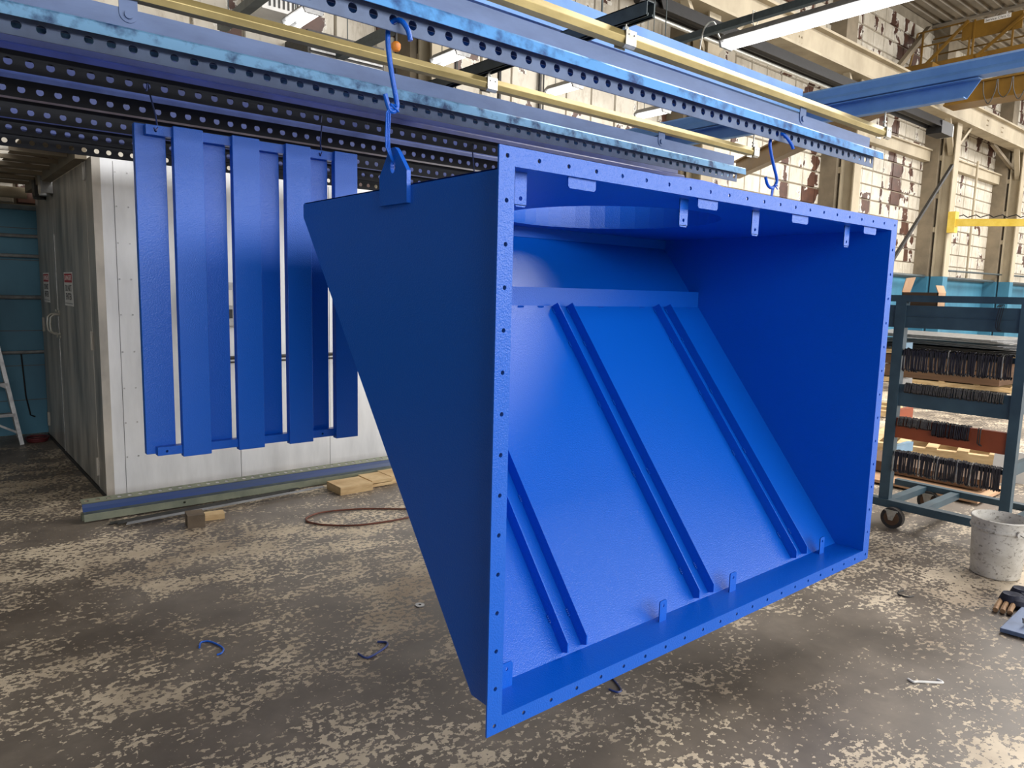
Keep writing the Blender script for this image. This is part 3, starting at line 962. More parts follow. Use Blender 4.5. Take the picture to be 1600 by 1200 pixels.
# canopy of joists to the left of the booth
can = thing('canopy_frame', 'slatted canopy of rusty beige joists with pale daylight showing between, left of the booth top', 'canopy', (-1.0, 7.4, 2.50))
for k in range(6):
    y = 6.30 + k * .42
    obj('joist', MB().box(-4.2, .62 - .03 * k, y, y + .035, 2.50, 2.53).box(-4.2, 1.0, y, y + .05, 2.53, 2.536), M['joist_pale'], can)
    obj('joist_end', MB().box(.62 - .03 * k, 1.0, y, y + .035, 2.50, 2.53), M['beige_dark'], can)
obj('edge_beam', MB().box(.975, 1.048, 6.0, 8.74, 2.455, 2.60), M['beige_dark'], can)
obj('cover_plate', MB().box(.66, 1.04, 6.0, 8.74, 2.537, 2.545), M['beige_dark'], can)
solo('beige_pipe', MB().cyl((-4.8, 8.86, 2.46), (1.0, 8.86, 2.46), .055, 14), M['beige'], 'thick beige pipe on the wall at far left, below the canopy joists', 'pipe', smooth=True)
solo('beige_pipe', MB().cyl((-4.8, 8.83, 2.62), (1.0, 8.83, 2.62), .05, 14), M['beige'], 'upper beige pipe on the wall at far left, level with the canopy joists', 'pipe', smooth=True)

# ladder at far left
ld = thing('step_ladder', 'aluminium step ladder standing against the teal wall at the left edge', 'ladder', (.55, 8.35, 0))
a0, a1 = Vector((.79, 8.40, 0)), Vector((.52, 8.52, 1.85))
b0, b1 = Vector((.25, 8.38, 0)), Vector((.36, 8.52, 1.85))
for p, q in ((a0, a1), (b0, b1)):
    obj('side_rail', MB().bar(p, q, .035, .07, up=(0, 1, 0)), M['alu'], ld)
for k in range(1, 6):
    t = k / 6.2
    p, q = a0.lerp(a1, t), b0.lerp(b1, t)
    obj('tread', MB().bar(p, q, .09, .03), M['alu'], ld)
obj('brace', MB().bar(a0.lerp(a1, .06), b0.lerp(b1, .22), .015, .02).bar(a0.lerp(a1, .30), b0.lerp(b1, .42), .015, .02), M['alu'], ld)
for p, q in ((Vector((.80, 8.78, 0)), a1 + Vector((0, .06, 0))), (Vector((.24, 8.76, 0)), b1 + Vector((0, .06, 0)))):
    obj('rear_leg', MB().bar(p, q, .025, .04, up=(0, 1, 0)), M['alu'], ld)
# hose coil
hc = MB()
for k in range(2):
    r = .085 + .012 * k
    hc.tube([(.93 + r * math.cos(a * math.pi / 12), 8.50 + r * 1.2 * math.sin(a * math.pi / 12), .012 + .022 * k) for a in range(24)], .011, 6, closed=True)
solo('hose_coil', hc, M['hose'], 'coiled dark red hose on the floor between ladder and booth', 'hose', smooth=True)

# ------------------------------------------------------------------ rail lying on the floor
frl = thing('floor_rail', 'spare perforated rail lying on the floor along the front of the booth, olive and blue', 'rail', (2.8, 5.4, 0))
fx0_, fx1_ = .822, 4.9
nc = int((fx1_ - fx0_) / HP)
Zf = .012
fp = MB()
for i in range(nc):
    a = fx0_ + i * HP
    fp.holecell((0, 5.432, Zf + .104), ux, (0, .96, .28), (0, -.28, .96), a, a + HP, 0, .062, a + HP / 2, .034, .0145, .004)
obj('perforated_strip', fp, M['olive'], frl)
bl = MB().prism([(fx0_, 5.398, Zf + .060), (fx0_, 5.416, Zf + .082), (fx0_, 5.426, Zf + .106), (fx0_, 5.432, Zf + .104), (fx0_, 5.424, Zf + .078), (fx0_, 5.404, Zf + .054)][::-1], (nc * HP, 0, 0))
obj('blue_web', bl, M['olive_blue'], frl)
bl = MB().prism([(fx0_, 5.370, Zf + .050), (fx0_, 5.384, Zf + .052), (fx0_, 5.398, Zf + .060), (fx0_, 5.404, Zf + .054), (fx0_, 5.386, Zf + .046), (fx0_, 5.372, Zf + .044)][::-1], (nc * HP, 0, 0))
obj('lower_web', bl, M['strut'], frl)
lo_ = MB().box(fx0_, fx0_ + .62 - .03, 5.368, 5.374, Zf, Zf + .05)
lo_.holecell((0, 5.368, 0), ux, uz, wy, fx0_ + .59, fx0_ + .67, Zf, Zf + .05, fx0_ + .63, Zf + .028, .009, .006)
lo_.box(fx0_ + .67, fx0_ + nc * HP, 5.368, 5.374, Zf, Zf + .05)
obj('lower_lip', lo_, M['olive'], frl)
obj('rear_web', MB().box(fx0_, fx0_ + nc * HP, 5.44, 5.50, Zf - .012, Zf + .03), M['olive'], frl)
for y0, x0, x1, z, lab in ((5.12, 1.02, 2.45, .022, 'thin bright metal strip on the floor just in front of the spare rail'), (5.19, .98, 2.2, .012, 'dull grey metal strip on the floor tucked under the spare rail'), (5.24, .94, 2.3, .006, 'dark flat metal strip lying closest under the spare rail')):
    mb = MB().prism([(x0, y0, z), (x1, y0 + .08, z + .01), (x1, y0 + .12, z + .01), (x0 + .02, y0 + .05, z)], (0, 0, .004))
    solo('metal_strip', mb, M['alu'] if z > .02 else M['steel_dark'], lab, 'strip', 'metal strips under the spare rail')
solo('wood_block', MB().prism([(1.335, 4.88, 0), (1.44, 4.86, 0), (1.46, 4.99, 0), (1.355, 5.01, 0)], (0, 0, .085)), M['wood_grey'], 'dark wooden block under the metal strips', 'block')
solo('wood_block', MB().prism([(1.46, 4.98, 0), (1.60, 4.96, 0), (1.62, 5.06, 0), (1.48, 5.08, 0)], (0, 0, .036)), M['wood'], 'small pale wooden block beside the dark block in front of the spare rail', 'block')
plw = thing('wooden_pallet', 'pale wooden pallet end under the spare rail, beside the hood edge', 'pallet', (3.0, 5.2, 0))
for x0, x1, y0, z0, z1 in ((2.50, 2.78, 5.02, 0, .062), (2.80, 2.99, 5.07, .006, .030), (2.80, 2.99, 5.07, .036, .060), (3.0, 3.6, 5.1, 0, .06)):
    obj('board', MB().box(x0, x1, y0, y0 + .24, z0, z1), M['wood'], plw)
cbl = [(2.95, 4.28), (2.62, 4.235), (2.40, 4.25), (2.233, 4.299), (2.10, 4.40), (2.046, 4.476), (2.02, 4.56), (2.06, 4.64), (2.19, 4.686), (2.404, 4.626), (2.56, 4.53), (2.727, 4.41), (3.0, 4.3)]
solo('floor_cable', MB().tube(smooth_path([(a, b, .008) for a, b in cbl]), .0065, 6), M['cable'], 'rusty-brown cable looped on the floor left of the hood', 'cable', smooth=True)
# little things on the floor
def floor_hook(pts, r, mtl, lab, nm='dropped_hook', cat='hook', group='hooks dropped on the floor'):
    solo(nm, MB().tube(smooth_path([(a, b, r) for a, b in pts], 4), r, 6), mtl, lab, cat, group, smooth=True)
floor_hook([(.905, 3.19), (.925, 3.235), (.96, 3.22), (.985, 3.13), (.968, 3.085), (.945, 3.08)], .004, M['blue'], 'small bright blue hook dropped on the floor at lower left')
floor_hook([(1.435, 2.72), (1.441, 2.672), (1.47, 2.665), (1.56, 2.70), (1.585, 2.735), (1.555, 2.765)], .005, M['blue_dark'], 'dark blue hook dropped on the floor left of the hood bottom')
floor_hook([(2.185, 1.92), (2.168, 1.87), (2.14, 1.815), (2.115, 1.815), (2.105, 1.85)], .004, M['blue_dark'], 'dark hook on the floor just under the lower edge of the hood')
floor_hook([(3.185, 1.125), (3.178, 1.10), (3.196, 1.088), (3.25, 1.038), (3.275, 1.02), (3.282, 1.045)], .005, M['white'], 'white plastic strip lying on the floor at lower right', 'plastic_strip', 'strip', None)
floor_hook([(4.14, 1.475), (4.10, 1.49), (4.09, 1.53), (4.13, 1.55), (4.17, 1.54)], .004, M['steel_dark'], 'small dark C-shaped ring on the stained floor before the bucket', 'metal_ring', 'ring', None)
wa = MB().lathe([(.008, .0), (.024, .0), (.024, .005), (.008, .005)], (1.922, 2.984, 0), 20, closed=True)
solo('washer', wa, M['alu'], 'round metal washer lying on the floor left of the hood', 'washer')

# ================================================================== RACK ON CASTERS
rk = thing('hook_rack', 'dark teal wheeled steel rack with rows of hooks, at the right edge', 'rack', (5.7, 1.8, 0))
RX, RXB = 5.35, 6.0
for x in (RX, RXB):
    for y0, y1 in ((2.135, 2.205), (1.395, 1.455)):
        if x == RXB and y0 > 2:
            continue
        z1 = 1.645 if x == RX else 1.64
        post = obj('post', MB().box(x, x + .06, y0, y1, .13, z1), M['teal_rack'], rk)
obj('top_rail', MB().box(RX + .06, RXB, 1.395, 1.455, 1.60, 1.64), M['teal_rack'], rk)
obj('top_rail', MB().box(RX - .002, RX + .05, 1.395, 2.30, 1.600, 1.645), M['teal_rack'], rk)
obj('top_shelf', MB().box(RX + .05, RXB, 1.455, 2.26, 1.535, 1.548), M['teal_rack'], rk)
hb2 = MB().box(RX + .01, RX + .05, 1.455, 2.30, 1.42, 1.575).box(RX + .006, RX + .01, 1.455, 2.30, 1.50, 1.503)
obj('shelf_beam', hb2, M['teal_rack'], rk)
obj('shelf_beam', MB().box(RX + .02, RX + .05, 1.455, 2.205, 1.225, 1.262), M['teal_rack'], rk)
obj('shelf_beam', MB().box(RX + .01, RX + .05, 1.455, 2.205, .868, 1.022), M['teal_rack'], rk)
tag(obj('shelf_beam', MB().box(RX + .01, RX + .05, 1.455, 2.205, .640, .782), M['orange_rust'], rk), 'rust-orange beam')
obj('shelf_beam', MB().box(RX + .02, RX + .05, 1.455, 2.205, .505, .535), M['teal_rack'], rk)
for z0, z1, mt_, xe_ in ((.73, .825, M['orange'], 5.68), (1.25, 1.31, M['lightblue'], 5.56), (1.0, 1.05, M['alu'], 5.61), (.49, .56, M['lightblue'], 5.74)):
    obj('side_arm', MB().box(RX + .06, xe_, 2.15, 2.19, z0, z1), mt_, rk)
for z0, z1, mt_ in ((.9, 1.0, M['teal_rack']), (.5, .58, M['teal_rack'])):
    obj('side_beam', MB().box(RX + .06, RXB, 1.41, 1.44, z0, z1), mt_, rk)
obj('base_rail', MB().box(RX - .02, RX + .05, 1.25, 2.36, .130, .185), M['teal_rack'], rk)
obj('base_rail', MB().box(RXB, RXB + .06, 1.25, 2.36, .145, .190), M['teal_rack'], rk)
for y in (2.15, 1.92, 1.42):
    obj('base_crossbar', MB().box(RX + .05, RXB, y - .03, y + .03, .135, .18), M['teal_rack'], rk)
# slotted upright behind the right post
su = MB()
for k in range(16):
    z = .2 + k * .09
    su.holecell((6.06, 0, 0), (0, 1, 0), uz, (1, 0, 0), 1.40, 1.46, z, z + .09, 1.43, z + .045, .016, .004, n=8)
obj('slotted_upright', su, M['black'], rk)
su = MB().tube([(5.9, 1.36, .15), (5.9, 1.36, 1.2), (5.92, 1.38, 1.28), (6.0, 1.40, 1.3)], .014, 8)
obj('side_pipe', su, M['lightblue'], rk, smooth=True)
def caster(x, y):
    c = MB().cyl((x - .022, y, .075), (x + .022, y, .075), .075, 24)
    w = obj('caster_wheel', c, M['rubber'], rk, smooth=True)
    obj('wheel_hub', MB().cyl((x - .024, y, .075), (x + .024, y, .075), .052, 18), M['card_dark'], w)
    fk = MB()
    for s_ in (-.030, .027):
        fk.prism([(x + s_, y - .035, .13), (x + s_, y + .04, .13), (x + s_, y + .018, .06), (x + s_, y - .010, .06)], (.003, 0, 0))
    fk.box(x - .035, x + .035, y - .04, y + .045, .124, .132).cyl((x - .034, y, .075), (x + .034, y, .075), .009, 8)
    obj('caster_fork', fk, M['zinc'], w)
for x, y in ((5.30, 2.075), (5.30, 1.42), (6.0, 2.10), (6.0, 1.45)):
    caster(x, y)
# rows of hooks: one mesh per kind, copied
def hook_proto(name, h, r, mtl):
    mb = MB().tube([(-.022, 0, -.03), (-.020, 0, -.006), (0, 0, .004), (.018, 0, -.004), (.020, 0, -.03), (-.028, 0, -h * .5), (-.030, 0, -h + .012), (-.018, 0, -h), (-.004, 0, -h + .012)][:4][::-1] + [(-.024, 0, -.03), (-.028, 0, -h * .6), (-.028, 0, -h + .010), (-.014, 0, -h), (-.002, 0, -h + .012)], r, 5)
    me = bpy.data.meshes.new(name)
    me.from_pydata(mb.v, [], mb.f)
    me.materials.append(mtl)
    return me
protos = {'b': hook_proto('rack_hook', .150, .0050, M['hook_black']), 'B': hook_proto('rack_hook_bare', .150, .0044, M['hook_bright']),
          'g': hook_proto('rack_hook_grey', .062, .0042, M['hook_grey']), 'k': hook_proto('rack_hook_short', .095, .0042, M['hook_black'])}
rows = [(1.270, 1.468, 2.125, 82, 'b', .06, 'blackened long hook hanging in the uppermost hook row of the teal rack'),
        (1.026, 1.492, 2.10, 74, 'g', .03, 'short grey hook in the row on the dark teal middle beam of the rack'),
        (.786, 1.905, 2.125, 30, 'g', 0, 'short grey hook in the row at the left of the rust-orange beam'),
        (.786, 1.665, 1.897, 29, 'k', 0, 'blackened hook bunched at the middle of the rust-orange beam'),
        (.545, 1.462, 2.125, 80, 'b', .08, 'blackened long hook hanging in the lowest hook row of the rack')]
for z, y0, y1, n, kd, br, lab in rows:
    for i in range(n):
        y = y0 + (y1 - y0) * (i + .5) / n + rnd.uniform(-.001, .001)
        bare = kd == 'b' and rnd.random() < br
        o = bpy.data.objects.new('rack_hook', protos['B' if bare else kd])
        col.objects.link(o)
        o.location = (RX + .022, y, z + rnd.uniform(-.003, .006))
        o.rotation_euler = (rnd.uniform(-.03, .03) * (2 if kd == 'b' else 1), 0, rnd.uniform(-.15, .15))
        tag(o, lab if not bare else lab.replace('blackened', 'bright bare-metal'), 'hook', 'hooks hung on the teal rack')
hh = MB().tube([(RX, 1.60, .79), (RX - .012, 1.60, .78), (RX - .012, 1.60, .69), (RX - .012, 1.585, .675)], .004, 6).tube([(RX, 1.612, .79), (RX - .012, 1.612, .78), (RX - .012, 1.612, .69), (RX - .012, 1.595, .677)], .004, 6)
solo('rack_hook', hh, M['steel_dark'], 'lone pair-bent dark hook right of the bunch on the rust-orange beam', 'hook', 'hooks hung on the teal rack', smooth=True)
wr = MB()
for q in range(3):
    wr.tube(smooth_path([(RX - .004, 1.585 - q * .008, 1.58), (RX - .012, 1.565 - q * .01, 1.595), (RX - .016, 1.575 - q * .012, 1.53), (RX - .014, 1.58 - q * .01, 1.46), (RX - .014, 1.565 - q * .006, 1.43), (RX - .012, 1.545, 1.435)]), .0025, 5)
solo('wire_bunch', wr, M['hook_black'], 'few thin dark wires draped over the upper teal beam of the rack', 'wire', smooth=True)

# cardboard box behind, standing on the rear rails of the rack
cbx = thing('cardboard_box', 'open cardboard box with raised flap on top of the teal rack', 'box', (5.59, 2.12, 1.55))
bx0, bx1, by0, by1, bz0, bz1 = 5.52, 5.66, 2.0, 2.24, 1.55, 1.668
obj('side_wall', MB().box(bx0, bx0 + .006, by0, by1, bz0, bz1), M['card_dark'], cbx)  # shade on the long sides put into a darker board colour than the ends
obj('side_wall', MB().box(bx1 - .006, bx1, by0, by1, bz0, bz1), M['card_dark'], cbx)
obj('end_wall', MB().box(bx0, bx1, by0, by0 + .006, bz0, bz1), M['card'], cbx)
obj('end_wall', MB().box(bx0, bx1, by1 - .006, by1, bz0, bz1), M['card'], cbx)
obj('box_bottom', MB().box(bx0, bx1, by0, by1, bz0, bz0 + .006), M['card_dark'], cbx)
obj('flap', MB().prism([(bx0, by1, bz1), (bx1, by1, bz1), (bx1, by1 - .03, bz1 + .11), (bx0, by1 - .022, bz1 + .10)], (0, .004, 0)), M['card'], cbx)
obj('flap', MB().prism([(bx0, by0, bz1), (bx1, by0, bz1), (bx1, by0 + .02, bz1 + .05), (bx0, by0 + .02, bz1 + .05)], (0, .004, 0)), M['card'], cbx)

# ------------------------------------------------------------------ bucket
bc = (4.90, 1.315, 0)
bk = thing('plastic_bucket', 'scuffed white plastic bucket with wire handle on the floor at the right edge', 'bucket', bc)
pr = [(0, .004), (.122, .004), (.128, .012), (.143, .280), (.150, .280), (.153, .290), (.150, .300), (.146, .302), (.148, .340), (.152, .342), (.152, .350), (.146, .352), (.141, .340), (.122, .02), (0, .016)]
obj('pail', MB().lathe(pr, bc, 48), M['bucket'], bk, smooth=True)
ear = (bc[0] - .155 * math.cos(R(38)) * .65, bc[1] - .152 * .83)
ea = math.atan2(-.80, -.60)
ep = Vector((bc[0] + .152 * math.cos(ea), bc[1] + .152 * math.sin(ea), .292))
en = Vector((math.cos(ea), math.sin(ea), 0))
obj('handle_ear', MB().cyl(ep - en * .004, ep + en * .010, .017, 14), M['bucket'], bk, smooth=True)
ep2 = Vector((bc[0] - .152 * math.cos(ea), bc[1] - .152 * math.sin(ea), .292))
tg = Vector((-math.sin(ea), math.cos(ea), 0))
wire = []
for k in range(13):
    a = math.pi * k / 12
    p = Vector((bc[0], bc[1], 0)) + en * math.cos(a) * .163 + tg * math.sin(a) * .175
    wire.append((p.x, p.y, .292 - .10 * math.sin(a)))
obj('wire_handle', MB().tube(wire, .0026, 6), M['steel_dark'], bk, smooth=True)
# steel plate, gloves
stp = thing('steel_plate', 'blue-grey steel plate with a wing bolt, lying on the floor at the right edge', 'plate', (4.25, .9, 0))
obj('plate_body', MB().prism([(4.02, 1.032, .006), (4.10, .45, .006), (4.55, .50, .006), (4.40, 1.045, .006)], (0, 0, .022)), M['rail_leg'], stp, bevel=.003)
wbm = MB().cyl((4.16, .955, .028), (4.16, .955, .05), .012, 10).tube([(4.135, .965, .045), (4.13, .968, .065), (4.16, .955, .05), (4.19, .942, .065), (4.185, .945, .045)], .006, 6)
obj('wing_bolt', wbm, M['hook_bright'], stp, smooth=True)
gl = thing('work_glove', 'dark crumpled work glove with tan fingers on the floor beside the steel plate', 'glove', (4.42, 1.09, 0))
gm_ = MB()
for k in range(7):
    a = rnd.uniform(0, 6.28)
    cx, cy = 4.50 + rnd.uniform(-.06, .09), 1.08 + rnd.uniform(-.04, .04)
    gm_.lathe([(0, 0), (.05, .005), (.055, .025), (.04, .045 + .01 * (k % 3)), (0, .055)], (cx, cy, 0), 10)
obj('glove_body', gm_, M['cloth'], gl, smooth=True)
for k in range(3):
    y = 1.135 - k * .03
    obj('glove_finger', MB().tube([(4.27 + .01 * k, y - .01, .016), (4.33, y, .018), (4.42, y + .01, .022)], .013, 8), M['tan'], gl, smooth=True)

# ------------------------------------------------------------------ things stacked further back on the right
def pallet(name, lab, x0, y0, w, d, rot, z=0):
    t = thing(name, lab, 'pallet', (x0, y0, z), 'wooden pallets on the far floor')
    cr, sr = math.cos(rot), math.sin(rot)
    def bxr(a0, a1, b0, b1, c0, c1):
        mb = MB().box(a0, a1, b0, b1, c0, c1)
        mb.v = [(x0 + p[0] * cr - p[1] * sr, y0 + p[0] * sr + p[1] * cr, z + p[2]) for p in mb.v]
        return mb
    for k in range(5):
        b = -d / 2 + k * (d - .1) / 4
        obj('deck_board', bxr(-w / 2, w / 2, b, b + .1, .10, .122), M['wood'], t)
    for k in range(3):
        a = -w / 2 + k * (w - .09) / 2
        obj('stringer', bxr(a, a + .09, -d / 2, d / 2, .018, .10), M['wood'], t)
    for k in range(3):
        b = -d / 2 + k * (d - .1) / 2
        obj('base_board', bxr(-w / 2, w / 2, b, b + .1, 0, .018), M['wood'], t)
    return t
pallet('wooden_pallet', 'pale wooden pallet on the floor seen through the lower gap of the rack', 8.5, 2.95, 1.0, 1.2, .25)
pallet('wooden_pallet', 'lowest pallet of the far stack seen between the rack beams', 15.6, 5.3, 1.1, 2.4, .1)
pallet('wooden_pallet', 'upper pallet of the far stack under the sheet metal', 15.6, 5.3, 1.1, 2.6, .05, .56)
solo('board_stack', MB().box(15.05, 16.15, 4.3, 6.3, .125, .36).box(15.1, 16.1, 4.2, 6.4, .37, .555), M['card_dark'], 'stack of brown boards between the two far pallets', 'boards')
for k, (z, c_, dx, lab) in enumerate(((.69, 'steel_dark', 0, 'lowest dark metal sheet bundle on the far pallet stack'), (.78, 'alu', .15, 'bright metal sheet bundle in the far pallet stack'), (.90, 'alu', -.2, 'curved upper metal sheets on the far pallet stack'))):
    mb = MB()
    for q in range(4):
        zz = z + q * .018
        mb.prism([(14.9 + dx, 4.1 + .1 * q, zz), (16.3 + dx, 4.0, zz + .02), (16.4 + dx, 6.7, zz + .05 * (k == 2)), (15.0 + dx, 6.8 - .1 * q, zz + .03)], (0, 0, .008))
    solo('metal_sheets', mb, M[c_], lab, 'sheets', 'sheet metal on the far pallets')
lbx = thing('long_carton', 'long brown carton lying on the floor behind the rack', 'carton', (7.0, 2.5, 0))
obj('carton_body', MB().box(6.75, 7.25, 1.966, 3.5, 0.06, .15), M['card_dark'], lbx)
obj('carton_base', MB().box(6.45, 7.15, 1.9, 3.4, 0.02, .045), M['card'], lbx)
obj('carton_skid', MB().box(6.8, 7.1, 2.0, 2.1, .045, .06).box(6.8, 7.1, 3.2, 3.3, .045, .06).box(6.6, 7.1, 2.0, 3.3, 0, .02), M['wood'], lbx)
solo('white_panel', MB().prism([(7.6, 1.75, 0), (7.62, 1.75, .0), (7.68, 1.75, .27), (7.66, 1.75, .27)], (0, .41, 0)), M['white'], 'white sheet leaning behind the lower part of the rack', 'sheet')
pallet('wooden_pallet', 'pallet lying beyond the rack, left of the white sheet', 10.6, 4.8, 1.0, 1.2, .4)

# ================================================================== OVERHEAD THINGS FURTHER BACK
# fluorescent fixtures
def fixture(x, y0, y1, z, lab, big=False):
    t = thing('strip_light', lab, 'light', (x, (y0 + y1) / 2, z), 'fluorescent strip lights')
    w = .11
    obj('housing', MB().prism([(x - w, y0, z + .01), (x - .05, y0, z + .07), (x + .05, y0, z + .07), (x + w, y0, z + .01), (x + w, y0, z + .004), (x - w, y0, z + .004)], (0, y1 - y0, 0)), M['alu'], t)
    for dx in (-.055, .055):
        obj('tube_lamp', MB().cyl((x + dx, y0 + .03, z - .018), (x + dx, y1 - .03, z - .018), .022 if not big else .026, 10), M['lamp'], t, smooth=True)
    if not big:
        obj('hanger_rod', MB().cyl((x, y0 + .1, z + .07), (x, y0 + .1, 9.3), .005, 6).cyl((x, y1 - .1, z + .07), (x, y1 - .1, 9.3), .005, 6), M['strut'], t)
    for yy in (y0, y1 - .02):
        obj('end_cap', MB().prism([(x - w, yy, z + .01), (x - .05, yy, z + .072), (x + .05, yy, z + .072), (x + w, yy, z + .01), (x + .085, yy, z - .045), (x - .085, yy, z - .045)], (0, .02, 0)), M['alu'], t)
    return t
fixture(6.0, 1.75, 4.20, 3.93, 'bright twin-tube strip light nearest the viewer at the upper right', True)
solo('light_bar', MB().box(5.97, 6.03, -1.0, 6.2, 4.06, 4.12).cyl((6.0, -.5, 4.12), (6.0, -.5, 9.3), .012, 6).cyl((6.0, 5.8, 4.12), (6.0, 5.8, 9.3), .012, 6), M['strut'], 'grey steel bar from which the nearest strip light hangs', 'bar')
lw = MB()
for y in (2.1, 3.0, 3.9):
    lw.tube([(6.0, y, 4.0), (5.96, y, 4.05), (5.96, y, 4.14), (6.04, y, 4.14), (6.04, y, 4.05), (6.0, y, 4.0)], .004, 5)
lw.tube(smooth_path([(6.02, 4.18, 3.95), (6.05, 4.3, 4.02), (6.0, 4.34, 4.16), (5.96, 4.42, 4.10), (6.0, 4.5, 3.8), (6.02, 4.52, 3.4)]), .008, 6)
solo('light_wires', lw, M['zinc'], 'looped wires tying the nearest strip light to its bar', 'wire', smooth=True)
for x, lab in ((3.13, 'leftmost small strip light glimpsed behind the rails'), (4.87, 'second small strip light glimpsed behind the front rail'), (6.64, 'third small strip light glimpsed above the brass tube'), (8.4, 'small strip light in the rear row above the hood')):
    fixture(x, 6.78, 7.30, 4.2, lab)
fixture(6.66, 5.35, 5.72, 4.2, 'small square lit lamp just above the nearest brass tube')
for x, lab in ((2.7, 'grey strut carrying the rear lights, leftmost'), (4.05, 'grey strut carrying the rear lights, second from left'), (5.6, 'grey strut carrying the rear lights, third from left')):
    hs = MB().box(x, x + .10, 6.2, 8.2, 4.26, 4.34)
    for y in (6.4, 8.0):
        hs.cyl((x + .05, y, 4.34), (x + .05, y, 9.3), .006, 6)
    solo('rear_strut', hs, M['strut'], lab, 'bar', 'struts carrying the rear lights')
# grilled heater and clutter on the rear wall
ht = thing('unit_heater', 'dark grilled heater unit on the rear wall seen between the rails', 'heater', (4.3, 8.4, 3.7))
obj('heater_case', MB().box(3.75, 4.75, 8.3, 8.95, 3.72, 4.55), M['steel_dark'], ht)
for k in range(14):
    z = 3.76 + k * .056
    obj('louvre', MB().box(3.78, 4.72, 8.28, 8.30, z, z + .022), M['alu'], ht)
ht2 = thing('vent_grille', 'small white louvred vent box high on the rear wall at upper left', 'vent', (3.55, 8.7, 4.75))
obj('vent_case', MB().box(3.3, 3.85, 8.5, 8.98, 4.72, 4.98), M['white'], ht2)
for k in range(8):
    obj('louvre', MB().box(3.38 + k * .055, 3.40 + k * .055, 8.49, 8.50, 4.76, 4.92), M['steel_dark'], ht2)
dv = MB().cyl((6.9, 8.6, 4.15), (6.9, 8.35, 4.15), .16, 18).cyl((6.9, 8.7, 4.0), (6.9, 8.7, 4.9), .03, 8).box(6.7, 6.8, 8.6, 8.8, 3.9, 4.3)
solo('wall_fan', dv, M['steel_dark'], 'round dark wall fan with stand seen through the gap between the rails', 'fan', smooth=True)
for x, lab in ((5.3, 'thin conduit dropping down the rear wall, left'), (6.2, 'thin conduit dropping down the rear wall beside the fan'), (7.9, 'conduit pair dropping down the rear wall right of the fan')):
    solo('wall_conduit', MB().cyl((x, 8.93, 3.0), (x, 8.93, 6.6), .025, 8).cyl((x + .08, 8.93, 3.6), (x + .08, 8.93, 6.6), .012, 6), M['steel_dark'], lab, 'conduit', 'conduits on the rear wall')
# radiant heater tube
rh = thing('radiant_heater', 'long black radiant heater tube hanging along the rear wall at upper right', 'heater', (14.5, 7.6, 5.85))
obj('heater_hood', MB().prism([(9.0, 7.42, 5.86), (9.0, 7.50, 6.08), (9.0, 7.70, 6.08), (9.0, 7.78, 5.86), (9.0, 7.76, 5.86), (9.0, 7.69, 6.06), (9.0, 7.51, 6.06), (9.0, 7.44, 5.86)], (11.0, 0, 0)), M['black'], rh)
obj('burner_tube', MB().cyl((8.6, 7.6, 5.95), (20.0, 7.6, 5.95), .07, 14), M['black'], rh, smooth=True)
obj('burner_box', MB().box(19.7, 20.4, 7.42, 7.78, 5.72, 6.02), M['black'], rh)
obj('box_end', MB().box(20.4, 20.52, 7.45, 7.75, 5.74, 6.0), M['white'], rh)
solo('pale_pipe', MB().cyl((8.8, 7.62, 5.80), (16.5, 7.62, 5.80), .035, 10), M['zinc'], 'thin pale pipe running under the black heater tube', 'pipe', smooth=True)
# yellow crane bridge
cr = thing('bridge_crane', 'mustard yellow overhead crane bridge with walkway railing at the top right corner', 'crane', (21.0, 3.0, 6.64))
CX = 21.0
obj('girder', MB().box(CX - .02, CX + .5, -6, 7.9, 6.65, 7.10).box(CX - .1, CX + .6, -6, 7.9, 7.08, 7.12).box(CX - .1, CX + .6, -6, 7.9, 6.63, 6.67), M['mustard'], cr)
obj('walkway_beam', MB().box(CX - .05, CX, -6, 8.52, 7.68, 7.80), M['mustard'], cr)
obj('walkway_deck', MB().box(CX, CX + .75, -6, 8.5, 7.70, 7.74), M['steel_dark'], cr)
obj('kick_plate', MB().box(CX + .70, CX + .74, -6, 8.2, 7.74, 8.0), M['steel_dark'], cr)
obj('end_carriage', MB().box(CX - .6, CX + 1.3, 8.05, 8.75, 7.20, 7.66), M['mustard'], cr)
pn = obj('name_panel', MB().box(CX - .01, CX + .015, 6.34, 7.65, 8.19, 8.60), M['mustard'], cr)
sg_ = obj('class_sign', MB().box(CX - .02, CX - .01, 6.59, 7.16, 8.50, 8.60), M['white'], pn)
text_mesh('sign_lettering', 'Service Class C', .085, M['ink'], sg_, (CX - .022, 6.875, 8.55), (0, -1, 0), (0, 0, 1), .52)
obj('hand_rail', MB().cyl((CX, 7.55, 8.64), (CX, 8.72, 8.63), .022, 8).cyl((CX, 8.72, 8.63), (CX, 8.86, 7.80), .03, 8), M['mustard'], cr, smooth=True)
obj('hand_rail', MB().cyl((CX, 7.6, 8.25), (CX, 8.70, 8.27), .02, 8), M['mustard'], cr, smooth=True)
obj('hand_rail', MB().cyl((CX + .7, 5.0, 8.62), (CX + .7, 8.6, 8.62), .02, 8).cyl((CX + .7, 5.0, 8.2), (CX + .7, 8.6, 8.2), .02, 8), M['mustard'], cr, smooth=True)
for y in (8.58, 8.20, 7.46, 6.52, 5.5):
    obj('rail_post', MB().box(CX - .02, CX + .02, y - .02, y + .02, 7.78, 8.63 if y > 8.5 else 8.25), M['mustard'], cr)
obj('rail_post', MB().box(CX - .03, CX + .01, 7.35, 7.39, 7.70, 8.64), M['mustard'], cr)
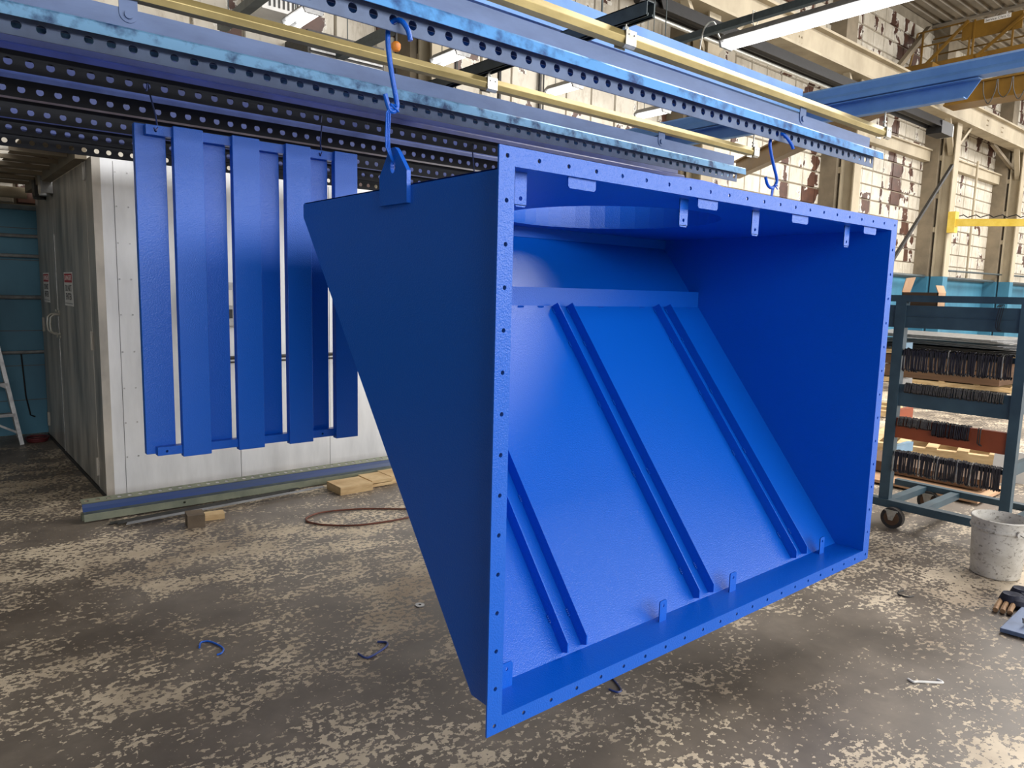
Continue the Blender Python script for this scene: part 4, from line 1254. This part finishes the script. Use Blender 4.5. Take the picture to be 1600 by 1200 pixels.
for a, b in (((8.50, 7.72), (7.50, 8.64)), ((7.26, 7.72), (6.28, 8.48))):
    obj('diagonal_brace', MB().bar((CX - .06, a[0], a[1]), (CX - .06, b[0], b[1]), .06, .06), M['mustard'], cr)
fs = MB()
for k in range(7):
    y = 7.0 - k * .32
    fs.tube(smooth_path([(CX - .15, y, 7.05), (CX - .15, y - .03, 6.75), (CX - .15, y - .15, 6.5 + .1 * (k % 2)), (CX - .15, y - .27, 6.75), (CX - .15, y - .30, 7.05)]), .012, 5)
obj('festoon_cable', fs, M['steel_dark'], cr, smooth=True)
# jibs
jb = thing('mustard_jib', 'mustard jib beam slanting behind the ends of the perforated rails', 'jib', (11.0, 6.2, 4.0))
p0, p1 = Vector((12.9, 8.6, 4.12)), Vector((9.3, 3.9, 4.12))
d_ = (p1 - p0).normalized()
obj('jib_web', MB().bar(p0, p1, .03, .30), M['mustard'], jb)
obj('jib_flange', MB().bar(p0 - Vector((0, 0, .15)), p1 - Vector((0, 0, .15)), .16, .025), M['mustard'], jb)
obj('jib_flange', MB().bar(p0 + Vector((0, 0, .15)), p1 + Vector((0, 0, .15)), .16, .025), M['mustard'], jb)
yj = thing('yellow_jib', 'slim bright yellow jib arm with a wavy cord on top, at the right edge', 'jib', (22.75, 6.0, 3.4))
obj('jib_arm', MB().prism([(22.75, 8.0, 3.74), (22.75, 8.0, 3.94), (22.75, 1.5, 3.55), (22.75, 1.5, 3.38)], (.12, 0, 0)), M['yellow'], yj)
obj('jib_pivot', MB().box(22.70, 22.95, 7.98, 8.17, 3.56, 4.14), M['yellow'], yj)
wv = []
for k in range(60):
    y = 7.9 - k * .105
    wv.append((22.75, y, 3.97 - .060 * (8.0 - y) + .04 * (1 + math.sin(k * 2.1))))
obj('wavy_cord', MB().tube(wv, .015, 5), M['black'], yj, smooth=True)
rod = MB().cyl((22.6, 7.2, 9.2), (22.6, 7.2, 8.75), .012, 6).lathe([(.02, .08), (.07, 0), (0, .0)], (22.6, 7.2, 8.67), 10)
solo('pendant_lamp', rod, M['white'], 'tiny white pendant hanging from the roof deck above the crane', 'lamp', smooth=True)
